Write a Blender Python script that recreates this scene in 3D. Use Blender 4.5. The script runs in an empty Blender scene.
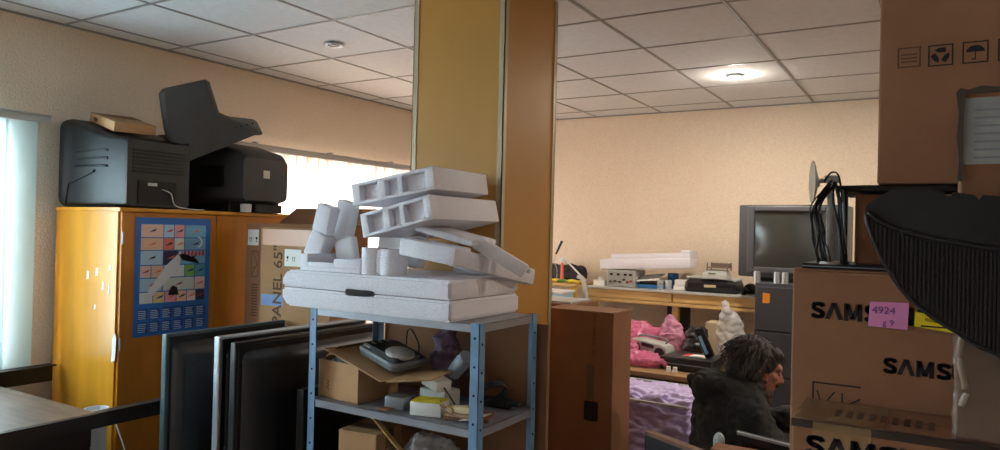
import bpy, bmesh, math, random
from mathutils import Vector, Matrix, Euler, noise
random.seed(7)
PI = math.pi
R_ = math.radians
SC = bpy.context.scene
COL = SC.collection

# ------------------------------------------------------------------ camera
CZ = 1.55
F_, YAW, PIT, ROL = 718.2, .5483, .0082, .0245
FW = Vector((-math.sin(YAW)*math.cos(PIT), math.cos(YAW)*math.cos(PIT), math.sin(PIT)))
r0 = Vector((math.cos(YAW), math.sin(YAW), 0)); u0 = r0.cross(FW)
RT = math.cos(ROL)*r0 + math.sin(ROL)*u0
UP = -math.sin(ROL)*r0 + math.cos(ROL)*u0
cd = bpy.data.cameras.new('camera'); cam = bpy.data.objects.new('camera', cd); COL.objects.link(cam)
M = Matrix((RT, UP, -FW)).transposed().to_4x4(); M.translation = (0, 0, CZ)
cam.matrix_world = M
cd.sensor_width = 36; cd.lens = F_*36/1000; cd.clip_start = .05; cd.clip_end = 60
SC.camera = cam

def at(X, Y, **k):                     # a pixel of the photo turned into a point on a known plane
    d = RT*((X-500)/F_) - UP*((Y-225)/F_) + FW
    (n, v), = k.items()
    t = v if n == 'd' else (v-(0, 0, CZ)['xyz'.index(n)])/d['xyz'.index(n)]
    return Vector((0, 0, CZ)) + d*t

# ------------------------------------------------------------------ world, light, exposure
w = bpy.data.worlds.new('World'); SC.world = w; w.use_nodes = True
w.node_tree.nodes['Background'].inputs[0].default_value = (.75, .88, 1, 1)
w.node_tree.nodes['Background'].inputs[1].default_value = 3.0
SC.view_settings.view_transform = 'Standard'; SC.view_settings.look = 'None'
SC.view_settings.exposure = 0.14; SC.view_settings.gamma = 1
SC.view_settings.use_curve_mapping = False
SC.render.film_transparent = False

def area(name, loc, direction, sx, sy, power, col):
    l = bpy.data.lights.new(name, 'AREA'); l.shape = 'RECTANGLE'; l.size = sx; l.size_y = sy
    l.energy = power; l.color = col
    o = bpy.data.objects.new(name, l); COL.objects.link(o); o.location = loc
    o.rotation_euler = Vector(direction).to_track_quat('-Z', 'Y').to_euler()
    return o
# daylight outside the three windows of the room
area('daylight_far_window', (-4.6, 4.15, 1.6), (1, 0, -.12), 2.1, 1.3, 235, (.97, .97, 1))
area('daylight_near_window', (-4.6, .5, 1.6), (1, 0, -.12), 2.6, 1.3, 410, (.9, .92, 1))

# ------------------------------------------------------------------ materials
def lin(c):
    c = c/255.
    return c/12.92 if c <= .04045 else ((c+.055)/1.055)**2.4
def S(r, g, b): return (lin(r), lin(g), lin(b), 1)
MC = {}
def mat(name, rgb, rough=.6, metal=0, var=.0, vs=8, bump=0, bs=60, stretch=None, emit=0, alpha=1, trans=0, spec=None, col2=None, coat=0):
    if name in MC: return MC[name]
    m = bpy.data.materials.new(name); m.use_nodes = True
    nt = m.node_tree; p = nt.nodes['Principled BSDF']
    c = S(*rgb)
    p.inputs['Base Color'].default_value = c
    p.inputs['Roughness'].default_value = rough; p.inputs['Metallic'].default_value = metal
    if spec is not None: p.inputs['Specular IOR Level'].default_value = spec
    if coat: p.inputs['Coat Weight'].default_value = coat; p.inputs['Coat Roughness'].default_value = .15
    if alpha < 1: p.inputs['Alpha'].default_value = alpha
    if trans: p.inputs['Transmission Weight'].default_value = trans
    if emit:
        p.inputs['Emission Color'].default_value = c; p.inputs['Emission Strength'].default_value = emit
    tc = nt.nodes.new('ShaderNodeTexCoord')
    vec = tc.outputs['Object']
    if stretch:
        mp = nt.nodes.new('ShaderNodeMapping'); mp.inputs['Scale'].default_value = stretch
        nt.links.new(vec, mp.inputs['Vector']); vec = mp.outputs['Vector']
    n = nt.nodes.new('ShaderNodeTexNoise'); n.inputs['Scale'].default_value = vs; n.inputs['Detail'].default_value = 5
    nt.links.new(vec, n.inputs['Vector'])
    if var or col2:
        rp = nt.nodes.new('ShaderNodeValToRGB')
        k = 1-var
        rp.color_ramp.elements[0].color = (c[0]*k, c[1]*k, c[2]*k, 1) if not col2 else S(*col2)
        rp.color_ramp.elements[1].color = (min(c[0]*(1+var*.6), 1), min(c[1]*(1+var*.6), 1), min(c[2]*(1+var*.6), 1), 1) if not col2 else c
        rp.color_ramp.elements[0].position = .34; rp.color_ramp.elements[1].position = .66
        nt.links.new(n.outputs['Fac'], rp.inputs['Fac']); nt.links.new(rp.outputs['Color'], p.inputs['Base Color'])
    if bump:
        n2 = nt.nodes.new('ShaderNodeTexNoise'); n2.inputs['Scale'].default_value = bs; n2.inputs['Detail'].default_value = 4
        nt.links.new(vec, n2.inputs['Vector'])
        b = nt.nodes.new('ShaderNodeBump'); b.inputs['Strength'].default_value = bump; b.inputs['Distance'].default_value = .01
        nt.links.new(n2.outputs['Fac'], b.inputs['Height']); nt.links.new(b.outputs['Normal'], p.inputs['Normal'])
    MC[name] = m
    return m
def translucent(name, rgb, k=.6, alpha=1.0, var=0, stretch=(1, 1, 1)):
    m = bpy.data.materials.new(name); m.use_nodes = True; nt = m.node_tree
    for x in list(nt.nodes): nt.nodes.remove(x)
    out = nt.nodes.new('ShaderNodeOutputMaterial'); d = nt.nodes.new('ShaderNodeBsdfDiffuse'); t = nt.nodes.new('ShaderNodeBsdfTranslucent')
    mx = nt.nodes.new('ShaderNodeMixShader'); mx.inputs[0].default_value = k
    for x in (d, t): x.inputs['Color'].default_value = S(*rgb)
    if var:
        tc = nt.nodes.new('ShaderNodeTexCoord'); mp = nt.nodes.new('ShaderNodeMapping'); mp.inputs['Scale'].default_value = stretch
        n = nt.nodes.new('ShaderNodeTexNoise'); n.inputs['Scale'].default_value = 6
        rp = nt.nodes.new('ShaderNodeValToRGB'); c = S(*rgb)
        rp.color_ramp.elements[0].color = (c[0]*(1-var), c[1]*(1-var*1.3), c[2]*(1-var*1.6), 1); rp.color_ramp.elements[1].color = c
        rp.color_ramp.elements[0].position = .35; rp.color_ramp.elements[1].position = .6
        nt.links.new(tc.outputs['Object'], mp.inputs[0]); nt.links.new(mp.outputs[0], n.inputs['Vector']); nt.links.new(n.outputs['Fac'], rp.inputs[0])
        for x in (d, t): nt.links.new(rp.outputs[0], x.inputs['Color'])
    nt.links.new(d.outputs[0], mx.inputs[1]); nt.links.new(t.outputs[0], mx.inputs[2]); nt.links.new(mx.outputs[0], out.inputs[0])
    MC[name] = m
    return m
def wrapfilm(name, rgb, alpha=.5, rough=.25):
    return mat(name, rgb, rough=rough, alpha=alpha, bump=.6, bs=30)

WALL = mat('plaster_wall', (229, 211, 189), .95, var=.07, vs=90, bump=.45, bs=90)
CEIL = mat('ceiling_tile', (212, 212, 213), .9, var=.05, vs=25, bump=.25, bs=200)
TBAR = mat('ceiling_bar', (140, 138, 136), .5)
FLOOR = mat('floor_linoleum', (126, 114, 102), .5, var=.2, vs=5)
YPAN = mat('column_panel', (182, 130, 50), .5, var=.08, vs=3, stretch=(1, 1, .6))
ALU = mat('column_trim', (178, 164, 134), .4, metal=.3)
WARD = mat('wardrobe_veneer', (214, 146, 36), .28, var=.12, vs=6, stretch=(2, 2, .35), coat=.4)
WARDR = mat('wardrobe_door_veneer', (190, 118, 30), .28, var=.14, vs=6, stretch=(2, 2, .35), coat=.3)
CARD = mat('cardboard', (146, 102, 72), .85, var=.1, vs=7, bump=.08, bs=30)
CARDL = mat('cardboard_light', (186, 146, 104), .85, var=.1, vs=7, bump=.08, bs=30)
CARDD = mat('cardboard_dark', (134, 92, 62), .85, var=.12, vs=5, bump=.08, bs=30)
CARDE = mat('cardboard_edge', (150, 112, 78), .9, var=.2, vs=60)
INK = mat('print_ink', (26, 20, 18), .7)
INKB = mat('print_ink_brown', (84, 58, 40), .8)
TAPE = mat('packing_tape', (176, 140, 100), .18, alpha=.55, bump=.3, bs=40)
FOAM = mat('polystyrene', (234, 232, 240), .75, var=.05, vs=120, bump=.35, bs=160)
PE = translucent('foam_sheet', (236, 236, 240), .3)
BLK = mat('black_plastic', (24, 25, 28), .38, bump=.05, bs=200)
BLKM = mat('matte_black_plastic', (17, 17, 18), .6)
BLKG = mat('gloss_black', (10, 10, 12), .12)
TVG = mat('television_shell_blue_grey', (24, 28, 31), .42, bump=.04, bs=300)
TVB = mat('television_shell_dark_grey', (50, 50, 53), .5, bump=.04, bs=300)
TVC = mat('loose_cover_grey', (68, 65, 62), .55, var=.1, vs=5)
STEEL = mat('shelf_steel_grey', (150, 152, 160), .4, metal=.4, var=.1, vs=10)
BLUE = mat('shelf_post_blue', (112, 150, 186), .45, var=.14, vs=14)
HOLE = mat('hole_black', (12, 12, 14), .9)
WHITE = mat('white_plastic', (225, 225, 222), .4)
PAPER = mat('paper', (228, 226, 220), .8)
SILV = mat('silver_edge', (176, 182, 190), .3, metal=.6)
GREYP = mat('grey_plastic', (120, 124, 130), .45)
LGREY = mat('light_grey_plastic', (182, 182, 178), .45)
BEIGE = mat('beige_plastic', (206, 190, 150), .5)
YEL = mat('yellow_card', (226, 206, 26), .5)
WOODB = mat('pine_board', (206, 172, 110), .6, var=.16, vs=5, stretch=(.6, 4, 8))
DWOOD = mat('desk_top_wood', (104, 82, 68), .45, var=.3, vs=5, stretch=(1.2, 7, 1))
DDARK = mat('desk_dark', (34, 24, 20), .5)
FILE = mat('filing_cabinet_grey', (66, 68, 74), .45)
PINK = wrapfilm('pink_bag_film', (222, 116, 158), .72, .22)
PINKL = wrapfilm('pale_pink_bag_film', (220, 150, 184), .66, .22)
CLEAR = wrapfilm('clear_bag_film', (216, 216, 220), .45, .25)
PURP = wrapfilm('purple_wrap', (206, 190, 238), .95, .3)
GLASS = mat('clear_glass', (235, 240, 240), .05, alpha=.25)
SCR = mat('tube_screen', (58, 62, 60), .1, coat=.6)
SKIN = mat('skin', (160, 106, 82), .55, bump=.05, bs=90)
HAIR = mat('dark_hair', (44, 36, 32), .6)
JACK = mat('black_jacket', (34, 34, 33), .85, var=.3, vs=12, bump=.5, bs=25)
TROU = mat('dark_trousers', (36, 38, 46), .9)
ORANGE = mat('orange_sticker', (236, 150, 30), .6)
BLUEP = mat('blue_plastic', (46, 108, 170), .4)

# ------------------------------------------------------------------ mesh helpers
class B:
    def __init__(s): s.bm = bmesh.new(); s.mi = 0; s.T = Matrix()
    def m(s, i): s.mi = i; return s
    def _fin(s, geo, mtx=None):
        vs = list({v for v in geo if isinstance(v, bmesh.types.BMVert)})
        mt = s.T @ (mtx or Matrix())
        for v in vs: v.co = mt @ v.co
        fs = set()
        for v in vs: fs.update(v.link_faces)
        for f in fs: f.material_index = s.mi
        return vs
    def box(s, x0, x1, y0, y1, z0, z1, bev=0, mtx=None, seg=2):
        g = bmesh.ops.create_cube(s.bm, size=1)['verts']
        for v in g: v.co = Vector(((x0+x1)/2+v.co.x*(x1-x0), (y0+y1)/2+v.co.y*(y1-y0), (z0+z1)/2+v.co.z*(z1-z0)))
        if bev:
            es = list({e for v in g for e in v.link_edges})
            r = bmesh.ops.bevel(s.bm, geom=es, offset=bev, segments=seg, affect='EDGES', profile=.5)
            g = list({v for f in r['faces'] for v in f.verts} | {v for v in g if v.is_valid})
        return s._fin(g, mtx)
    def poly(s, pts, th, mtx=None, axis=None):
        """outline in local XZ, thickness along +Y"""
        f = [s.bm.verts.new((p[0], 0, p[1])) for p in pts]; k = [s.bm.verts.new((p[0], th, p[1])) for p in pts]
        s.bm.faces.new(f); s.bm.faces.new(k[::-1])
        n = len(pts)
        for i in range(n): s.bm.faces.new((f[i], k[i], k[(i+1) % n], f[(i+1) % n]))
        return s._fin(f+k, mtx)
    def quad(s, pts):
        vs = [s.bm.verts.new(p) for p in pts]; s.bm.faces.new(vs); return s._fin(vs)
    def ring(s, rings, cap=True, mtx=None):
        rr = [[s.bm.verts.new(p) for p in r] for r in rings]; n = len(rr[0])
        for a, b in zip(rr, rr[1:]):
            for i in range(n): s.bm.faces.new((a[i], a[(i+1) % n], b[(i+1) % n], b[i]))
        if cap: s.bm.faces.new(rr[0][::-1]); s.bm.faces.new(rr[-1])
        return s._fin([v for r in rr for v in r], mtx)
    def cyl(s, p0, p1, r0, r1=None, n=16, cap=True):
        p0, p1 = Vector(p0), Vector(p1); r1 = r0 if r1 is None else r1
        q = (p1-p0).to_track_quat('Z', 'Y'); R = []
        for p, r in ((p0, r0), (p1, r1)):
            R.append([p+q @ Vector((r*math.cos(2*PI*i/n), r*math.sin(2*PI*i/n), 0)) for i in range(n)])
        return s.ring(R, cap)
    def tube(s, pts, r, n=6, smooth=True, r1=None):
        P = [Vector(p) for p in pts]
        if smooth and len(P) > 2:
            Q = []
            for i in range(len(P)-1):
                a, b, c, d = P[max(i-1, 0)], P[i], P[i+1], P[min(i+2, len(P)-1)]
                for k in range(6):
                    t = k/6
                    Q.append(.5*((2*b)+(-a+c)*t+(2*a-5*b+4*c-d)*t*t+(-a+3*b-3*c+d)*t**3))
            P = Q+[P[-1]]
        R = []
        N = len(P)
        for i, p in enumerate(P):
            t = (P[min(i+1, N-1)]-P[max(i-1, 0)])
            if t.length < 1e-9: t = Vector((0, 0, 1))
            q = t.to_track_quat('Z', 'Y')
            rr = r if r1 is None else r+(r1-r)*i/(N-1)
            R.append([p+q @ Vector((rr*math.cos(2*PI*j/n), rr*math.sin(2*PI*j/n), 0)) for j in range(n)])
        return s.ring(R)
    def ell(s, c, rad, rot=None, u=20, v=14):
        g = bmesh.ops.create_uvsphere(s.bm, u_segments=u, v_segments=v, radius=1)['verts']
        m = Matrix.Translation(Vector(c)) @ (Euler(rot).to_matrix().to_4x4() if rot else Matrix()) @ Matrix.Diagonal((*rad, 1))
        return s._fin(g, m)
    def cap(s, p0, p1, r0, r1):
        p0, p1 = Vector(p0), Vector(p1)
        s.cyl(p0, p1, r0, r1, 18); s.ell(p0, (r0,)*3, u=16, v=10); s.ell(p1, (r1,)*3, u=16, v=10)
    def build(s, name, mats, parent=None, smooth=False, world=False, noise_amp=0, noise_scale=10, remesh=0, sm=0):
        bm = s.bm
        if world and parent is not None:
            inv = tmat(parent).inverted()
            for v in bm.verts: v.co = inv @ v.co
        bmesh.ops.recalc_face_normals(bm, faces=bm.faces)
        if noise_amp and not remesh: nz(bm, noise_amp, noise_scale)
        me = bpy.data.meshes.new(name); bm.to_mesh(me); bm.free()
        mats = mats if isinstance(mats, (list, tuple)) else [mats]
        for x in mats: me.materials.append(x)
        o = bpy.data.objects.new(name, me); COL.objects.link(o)
        if remesh:
            md = o.modifiers.new('r', 'REMESH'); md.mode = 'VOXEL'; md.voxel_size = remesh
            if sm:
                m2 = o.modifiers.new('s', 'SMOOTH'); m2.iterations = sm; m2.factor = .5
            dg = bpy.context.evaluated_depsgraph_get()
            nm = bpy.data.meshes.new_from_object(o.evaluated_get(dg)); o.modifiers.clear()
            o.data = nm; nm.name = name
            if noise_amp:
                b2 = bmesh.new(); b2.from_mesh(nm); b2.normal_update(); nz(b2, noise_amp, noise_scale); b2.to_mesh(nm); b2.free()
            if not nm.materials:
                for x in mats: nm.materials.append(x)
            smooth = True
            me = nm
        if smooth:
            for p in me.polygons: p.use_smooth = True
            if smooth == 'auto':
                me.set_sharp_from_angle(angle=R_(35))
        if parent is not None: o.parent = parent
        return o
def nz(bm, amp, sc):
    bm.normal_update()
    for v in bm.verts:
        p = v.co*sc
        v.co = v.co + v.normal*amp*(.8*noise.noise(p)+.9*(abs(noise.noise(p*1.9))-.3)+.45*(abs(noise.noise(p*4.3))-.3))
def tmat(o):
    m = Matrix.LocRotScale(o.location, o.rotation_euler, o.scale)
    return (tmat(o.parent) @ m) if o.parent else m
def tag(o, label, cat, group=None, kind=None):
    o['label'] = label; o['category'] = cat
    if group: o['group'] = group
    if kind: o['kind'] = kind
    return o
def thing(name, label, cat, loc=(0, 0, 0), rot=(0, 0, 0), group=None):
    o = bpy.data.objects.new(name, None); COL.objects.link(o); o.empty_display_size = .05
    o.location = loc; o.rotation_euler = rot if isinstance(rot, (tuple, list, Euler)) else (0, 0, rot)
    return tag(o, label, cat, group)
def struct(o): o['kind'] = 'structure'; return o
def simple(b, name, mats, label, cat, group=None, **k):
    """single-mesh thing: origin moved to the base centre"""
    vs = [v.co.copy() for v in b.bm.verts]
    c = Vector((sum(v.x for v in vs)/len(vs), sum(v.y for v in vs)/len(vs), min(v.z for v in vs)))
    for v in b.bm.verts: v.co -= c
    o = b.build(name, mats, **k); o.location = c
    return tag(o, label, cat, group)
def text(name, s, size, m, parent, mtx, bold=0, ext=.0004, sx=1):
    cu = bpy.data.curves.new(name, 'FONT'); cu.body = s; cu.size = size; cu.offset = bold; cu.extrude = ext
    cu.align_x = 'LEFT'; cu.align_y = 'BOTTOM_BASELINE'; cu.resolution_u = 4
    t = bpy.data.objects.new(name, cu); COL.objects.link(t)
    dg = bpy.context.evaluated_depsgraph_get(); dg.update()
    me = bpy.data.meshes.new_from_object(t.evaluated_get(dg)); bpy.data.objects.remove(t)
    me.transform(mtx @ Matrix.Diagonal((sx, 1, 1, 1))); me.name = name
    me.materials.clear(); me.materials.append(m)
    o = bpy.data.objects.new(name, me); COL.objects.link(o); o.parent = parent
    return o
# frame for marks on a face whose outward normal is -Y: text x -> +X, text y -> +Z
def onfront(x, y, z, rot=0): return Matrix.Translation((x, y, z)) @ Matrix.Rotation(PI/2, 4, 'X') @ Matrix.Rotation(rot, 4, 'Z')
def onright(x, y, z, rot=0): return Matrix.Translation((x, y, z)) @ Matrix.Rotation(PI/2, 4, 'Z') @ Matrix.Rotation(PI/2, 4, 'X') @ Matrix.Rotation(rot, 4, 'Z')
def mark(name, polys, m, parent, mtx, ext=.0005):
    b = B(); b.T = mtx
    for pl in polys:
        f = [b.bm.verts.new((p[0], p[1], ext)) for p in pl]
        b.bm.faces.new(f); b._fin(f)
    return b.build(name, m, parent)
GL = {'S': (.78, [[(.67, .72), (.60, .85), (.38, .89), (.15, .83), (.12, .68), (.22, .57), (.52, .45), (.65, .33), (.61, .17), (.38, .11), (.14, .16), (.09, .29)]]),
      'A': (.98, [[(.10, .0), (.44, 1.0)], [(.46, 1.0), (.82, .0)]]), 'M': (1.06, [[(.12, 0), (.12, 1)], [(.16, .95), (.46, .1)], [(.46, .1), (.78, .95)], [(.82, 0), (.82, 1)]]),
      'U': (.86, [[(.12, 1), (.12, .34), (.2, .16), (.40, .11), (.6, .16), (.67, .34), (.67, 1)]]), 'N': (.9, [[(.12, 0), (.12, 1)], [(.14, .95), (.66, .05)], [(.68, 0), (.68, 1)]]),
      'G': (.9, [[(.70, .74), (.6, .87), (.40, .89), (.18, .82), (.11, .5), (.18, .18), (.40, .11), (.62, .17), (.69, .3), (.69, .46), (.45, .46)]])}
def brand(h, m, parent, mtx, sx=1.0):
    P = []; x = 0; t = .25
    for ch in 'SAMSUNG':
        w_, st = GL[ch]
        for pl in st:
            for a, c in zip(pl, pl[1:]): P.append([((x+u_)*h*sx, v_*h) for u_, v_ in line_poly(a, c, t)])
            if len(pl) > 2:
                for q in pl[1:-1]: P.append([((x+u_)*h*sx, v_*h) for u_, v_ in disc_poly(q[0], q[1], t/2, 10)])
        x += w_
    # keep every stroke inside the cap height
    P = [[(u_, min(max(v_, 0), h)) for u_, v_ in pl] for pl in P]
    return mark('printed_brand', P, m, parent, mtx)
def frame_polys(x0, y0, x1, y1, t):
    return [[(x0, y0), (x1, y0), (x1, y0+t), (x0, y0+t)], [(x0, y1-t), (x1, y1-t), (x1, y1), (x0, y1)],
            [(x0, y0+t), (x0+t, y0+t), (x0+t, y1-t), (x0, y1-t)], [(x1-t, y0+t), (x1, y0+t), (x1, y1-t), (x1-t, y1-t)]]
def line_poly(a, b, t):
    a, b = Vector(a), Vector(b); d = (b-a).normalized(); n = Vector((-d.y, d.x))*t/2
    return [(a-n)[:], (b-n)[:], (b+n)[:], (a+n)[:]]
def disc_poly(cx, cy, r, n=20): return [(cx+r*math.cos(2*PI*i/n), cy+r*math.sin(2*PI*i/n)) for i in range(n)]

def rr(hx, hy, r, n=5):
    out = []
    for cx, cy, a in ((hx-r, hy-r, 0), (-hx+r, hy-r, PI/2), (-hx+r, -hy+r, PI), (hx-r, -hy+r, 3*PI/2)):
        for i in range(n): out.append((cx+r*math.cos(a+PI/2*i/(n-1)), cy+r*math.sin(a+PI/2*i/(n-1))))
    return out
def loftx(b, secs, mtx=None):
    """secs: (x, cy, cz, hy, hz, r)"""
    b.ring([[Vector((x, cy+p[0], cz+p[1])) for p in rr(hy, hz, r)] for x, cy, cz, hy, hz, r in secs], mtx=mtx)
def loftz(b, secs, mtx=None):
    b.ring([[Vector((cx+p[0], cy+p[1], z)) for p in rr(hx, hy, r)] for z, cx, cy, hx, hy, r in secs], mtx=mtx)

# ------------------------------------------------------------------ the room
CH = 2.596; XW = -4.01; YW = 5.94; XE = 2.6; YS = -1.6
b = B(); b.box(XW-.2, XE+.2, YS-.2, YW+.2, -.1, 0); struct(b.build('floor', FLOOR))
b = B(); b.box(XW-.2, XE+.2, YS-.2, YW+.2, CH, CH+.1); ce = struct(b.build('ceiling', CEIL))
b = B()
x = -4.432+.6
while x < XE: b.box(x-.008, x+.008, YS, YW, CH-.004, CH+.001); x += .6
y = 2.041-.6*6
while y < YW:
    if y > YS: b.box(XW, XE, y-.008, y+.008, CH-.0035, CH+.001)
    y += .6
b.box(XW, XW+.02, YS, YW, CH-.008, CH+.001); b.box(XW, XE, YW-.02, YW, CH-.008, CH+.001)
struct(b.build('trim_1', TBAR))
b = B()
WIN = [(-.75, 1.75, .85, 2.0), (3.05, 5.25, .85, 2.0)]
ys = [YS, WIN[0][0], WIN[0][1], WIN[1][0], WIN[1][1], YW]
for i in (0, 2, 4): b.box(XW-.2, XW, ys[i], ys[i+1], 0, CH)
for y0, y1, z0, z1 in WIN:
    b.box(XW-.2, XW, y0, y1, 0, z0); b.box(XW-.2, XW, y0, y1, z1, CH)
struct(b.build('wall_left', WALL))
b = B(); b.box(XW-.2, XE+.2, YW, YW+.2, 0, CH); struct(b.build('wall_back', WALL))
b = B(); b.box(XE, XE+.2, YS, YW, 0, CH); struct(b.build('wall_right', WALL))
b = B(); b.box(XW-.2, XE+.2, YS-.2, YS, 0, CH); struct(b.build('wall_front', WALL))
for i, (y0, y1, z0, z1) in enumerate(WIN):
    b = B(); t = .05
    b.box(XW-.16, XW-.1, y0, y1, z0, z0+t); b.box(XW-.16, XW-.1, y0, y1, z1-t, z1)
    n = 3
    for k in range(n+1):
        yy = y0+(y1-y0-t)*k/n; b.box(XW-.16, XW-.1, yy, yy+t, z0+t, z1-t)
    fr = struct(b.build('window_%d' % (i+1), WHITE))
    b = B(); b.box(XW-.132, XW-.128, y0+t, y1-t, z0+t, z1-t); struct(b.build('window_pane', mat('window_glass', (250, 252, 252), .02, alpha=.12), fr))

# ceiling spotlights
def spot(x, y, lit, label):
    t = thing('recessed_spotlight', label, 'ceiling light', (x, y, CH-.012), group=None)
    b = B(); N = 28
    prof = [(.052, .004), (.056, -.002), (.05, -.006), (.038, -.002), (.034, .012)]
    b.ring([[Vector((r*math.cos(2*PI*i/N), r*math.sin(2*PI*i/N), z)) for i in range(N)] for r, z in prof], cap=False)
    b.build('rim', SILV, t, smooth=True)
    b = B(); b.ell((0, 0, .004), (.034, .034, .012))
    b.build('bulb', mat('lit_bulb', (255, 236, 205), .4, emit=60) if lit else mat('unlit_bulb', (40, 42, 44), .15), t, smooth=True)
    if lit:
        l = bpy.data.lights.new('spotlight_lamp', 'AREA'); l.shape = 'DISK'; l.size = .08; l.energy = 17; l.color = (1, .9, .76)
        o = bpy.data.objects.new('spotlight_lamp', l); COL.objects.link(o); o.location = (x, y, CH-.035)
        p = bpy.data.lights.new('spotlight_glow', 'POINT'); p.energy = 4.5; p.color = (1, .9, .76); p.shadow_soft_size = .04
        o = bpy.data.objects.new('spotlight_glow', p); COL.objects.link(o); o.location = (x, y, CH-.09)
spot(-2.954, 2.976, False, 'small unlit recessed spotlight in the ceiling left of the column')
spot(-1.141, 4.74, True, 'glowing recessed spotlight in the ceiling near the back wall')
for sx, sy, lb in ((.7, 4.74, 'lit recessed spotlight in the ceiling at the back right of the room'), (1.3, 2.9, 'lit recessed spotlight in the ceiling above the right side table')):
    spot(sx, sy, True, lb)

# column
t = thing('column', 'square ochre panelled column with pale metal corner strips', 'column', (-1.722, 2.675, 0))
b = B(); b.box(-1.95, -1.495, 2.45, 2.9, 0, CH-.002); b.build('panel_cladding', YPAN, t, world=True)
for cx, cy in ((-1.95, 2.45), (-1.495, 2.45), (-1.495, 2.9), (-1.95, 2.9)):
    b = B(); sx = 1 if cx > -1.7 else -1; sy = 1 if cy > 2.7 else -1
    xa, xb = sorted((cx+sx*.004, cx-sx*.022)); ya, yb = sorted((cy+sy*.004, cy-sy*.022))
    b.box(xa, xb, min(cy, cy+sy*.004), max(cy, cy+sy*.004), 0, CH-.003)
    b.box(min(cx, cx+sx*.004), max(cx, cx+sx*.004), ya, yb, 0, CH-.003)
    b.build('corner_strip', ALU, t, world=True)

# window blinds
def blind(name, label, y0, y1, z0, z1, x, m, wid, over):
    t = thing(name, label, 'blind', (x, (y0+y1)/2, z0))
    b = B(); b.box(x-.02, x+.02, y0-over[0], y1+over[1], z1, z1+.035, .004)
    b.box(x-.02, x+.03, y0-over[0], y1+over[1], z1+.035, z1+.042)
    k = y0+.06
    while k < y1:
        b.box(x-.02, x+.03, k-.01, k+.01, z1+.04, z1+.055); k += .7
    b.build('track', LGREY, t, world=True)
    b = B(); n = int((y1-y0)/wid)
    for i in range(n):
        ya = y0+(y1-y0)*i/n; yb = y0+(y1-y0)*(i+1)/n+.012
        d = .006 if i % 2 else -.006
        a = .008*math.sin(i*1.7)
        b.quad([(x-d-.004, ya, z0), (x+d+a, yb, z0), (x+d+a*.5, yb, z1), (x-d-.004, ya, z1)])
    b.build('fabric_strips', m, t, world=True)
    return t
blind('vertical_blind', 'pale bluish vertical blind hanging left of the yellow wardrobe', -.2, 1.885, .76, 2.05, -3.955, translucent('blind_cool', (206, 230, 234), .5), .127, (0, .07))
blind('vertical_blind', 'sunlit white vertical blind behind the white packing foam', 3.2, 5.22, .72, 2.055, -3.945, translucent('blind_warm', (240, 228, 214), .46, var=.28, stretch=(1, 3.2, .15)), .105, (.1, .02))

# ------------------------------------------------------------------ wardrobe
t = thing('wardrobe', 'glossy yellow wooden wardrobe with torn white stickers on its side', 'wardrobe', (-3.69, 2.57, 0))
X0, X1, Y0, Y1, Z1 = -3.985, -3.4, 2.02, 3.12, 1.62
b = B(); b.box(X0, X1-.02, Y0, Y1, .08, Z1-.02, .002); b.box(X0+.03, X1-.06, Y0+.03, Y1-.03, 0, .09)
b.box(X0, X1+.006, Y0-.006, Y1+.01, Z1-.02, Z1, .003); b.build('carcass', WARD, t, world=True)
for ya, yb, sgn in ((2.03, 2.566, 1), (2.57, 3.11, -1)):
    b = B(); b.box(X1-.02, X1-.001, ya, yb, .1, Z1-.024, .002); d = b.build('door', WARDR, t, world=True)
    hy = ya if sgn > 0 else yb
    for hz in (1.47, .95, .3):
        b = B(); b.cyl((X1+.003, hy+.004*sgn, hz-.03), (X1+.003, hy+.004*sgn, hz+.03), .005, n=10); b.build('hinge', SILV, d, world=True)
    b = B(); ky = yb-.04 if sgn > 0 else ya+.04
    b.cyl((X1-.002, ky, .85), (X1+.02, ky, .85), .008, n=12); b.ell((X1+.022, ky, .85), (.01, .014, .014)); b.build('knob', SILV, d, world=True, smooth=True)
for px, py, w_, h_ in ((88, 275, .022, .045), (97, 272, .025, .045), (103, 286, .018, .05), (110, 268, .02, .035), (95, 307, .016, .03), (109, 290, .012, .05)):
    p = at(px, py, y=Y0); b = B()
    b.poly([(-w_/2, -h_/2), (w_/2*.8, -h_/2+.006), (w_/2, h_/2-.004), (-w_/2*.6, h_/2)], .0012, Matrix.Translation((p.x, Y0-.0014, p.z)))
    b.build('torn_sticker', PAPER, t, world=True)
p = at(114, 348, y=Y0); b = B(); b.poly([(-.02, -.07), (.012, -.06), (.018, .05), (.004, .075), (-.015, .04)], .0012, Matrix.Translation((p.x, Y0-.0014, p.z))); b.build('torn_sticker', PAPER, t, world=True)

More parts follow.
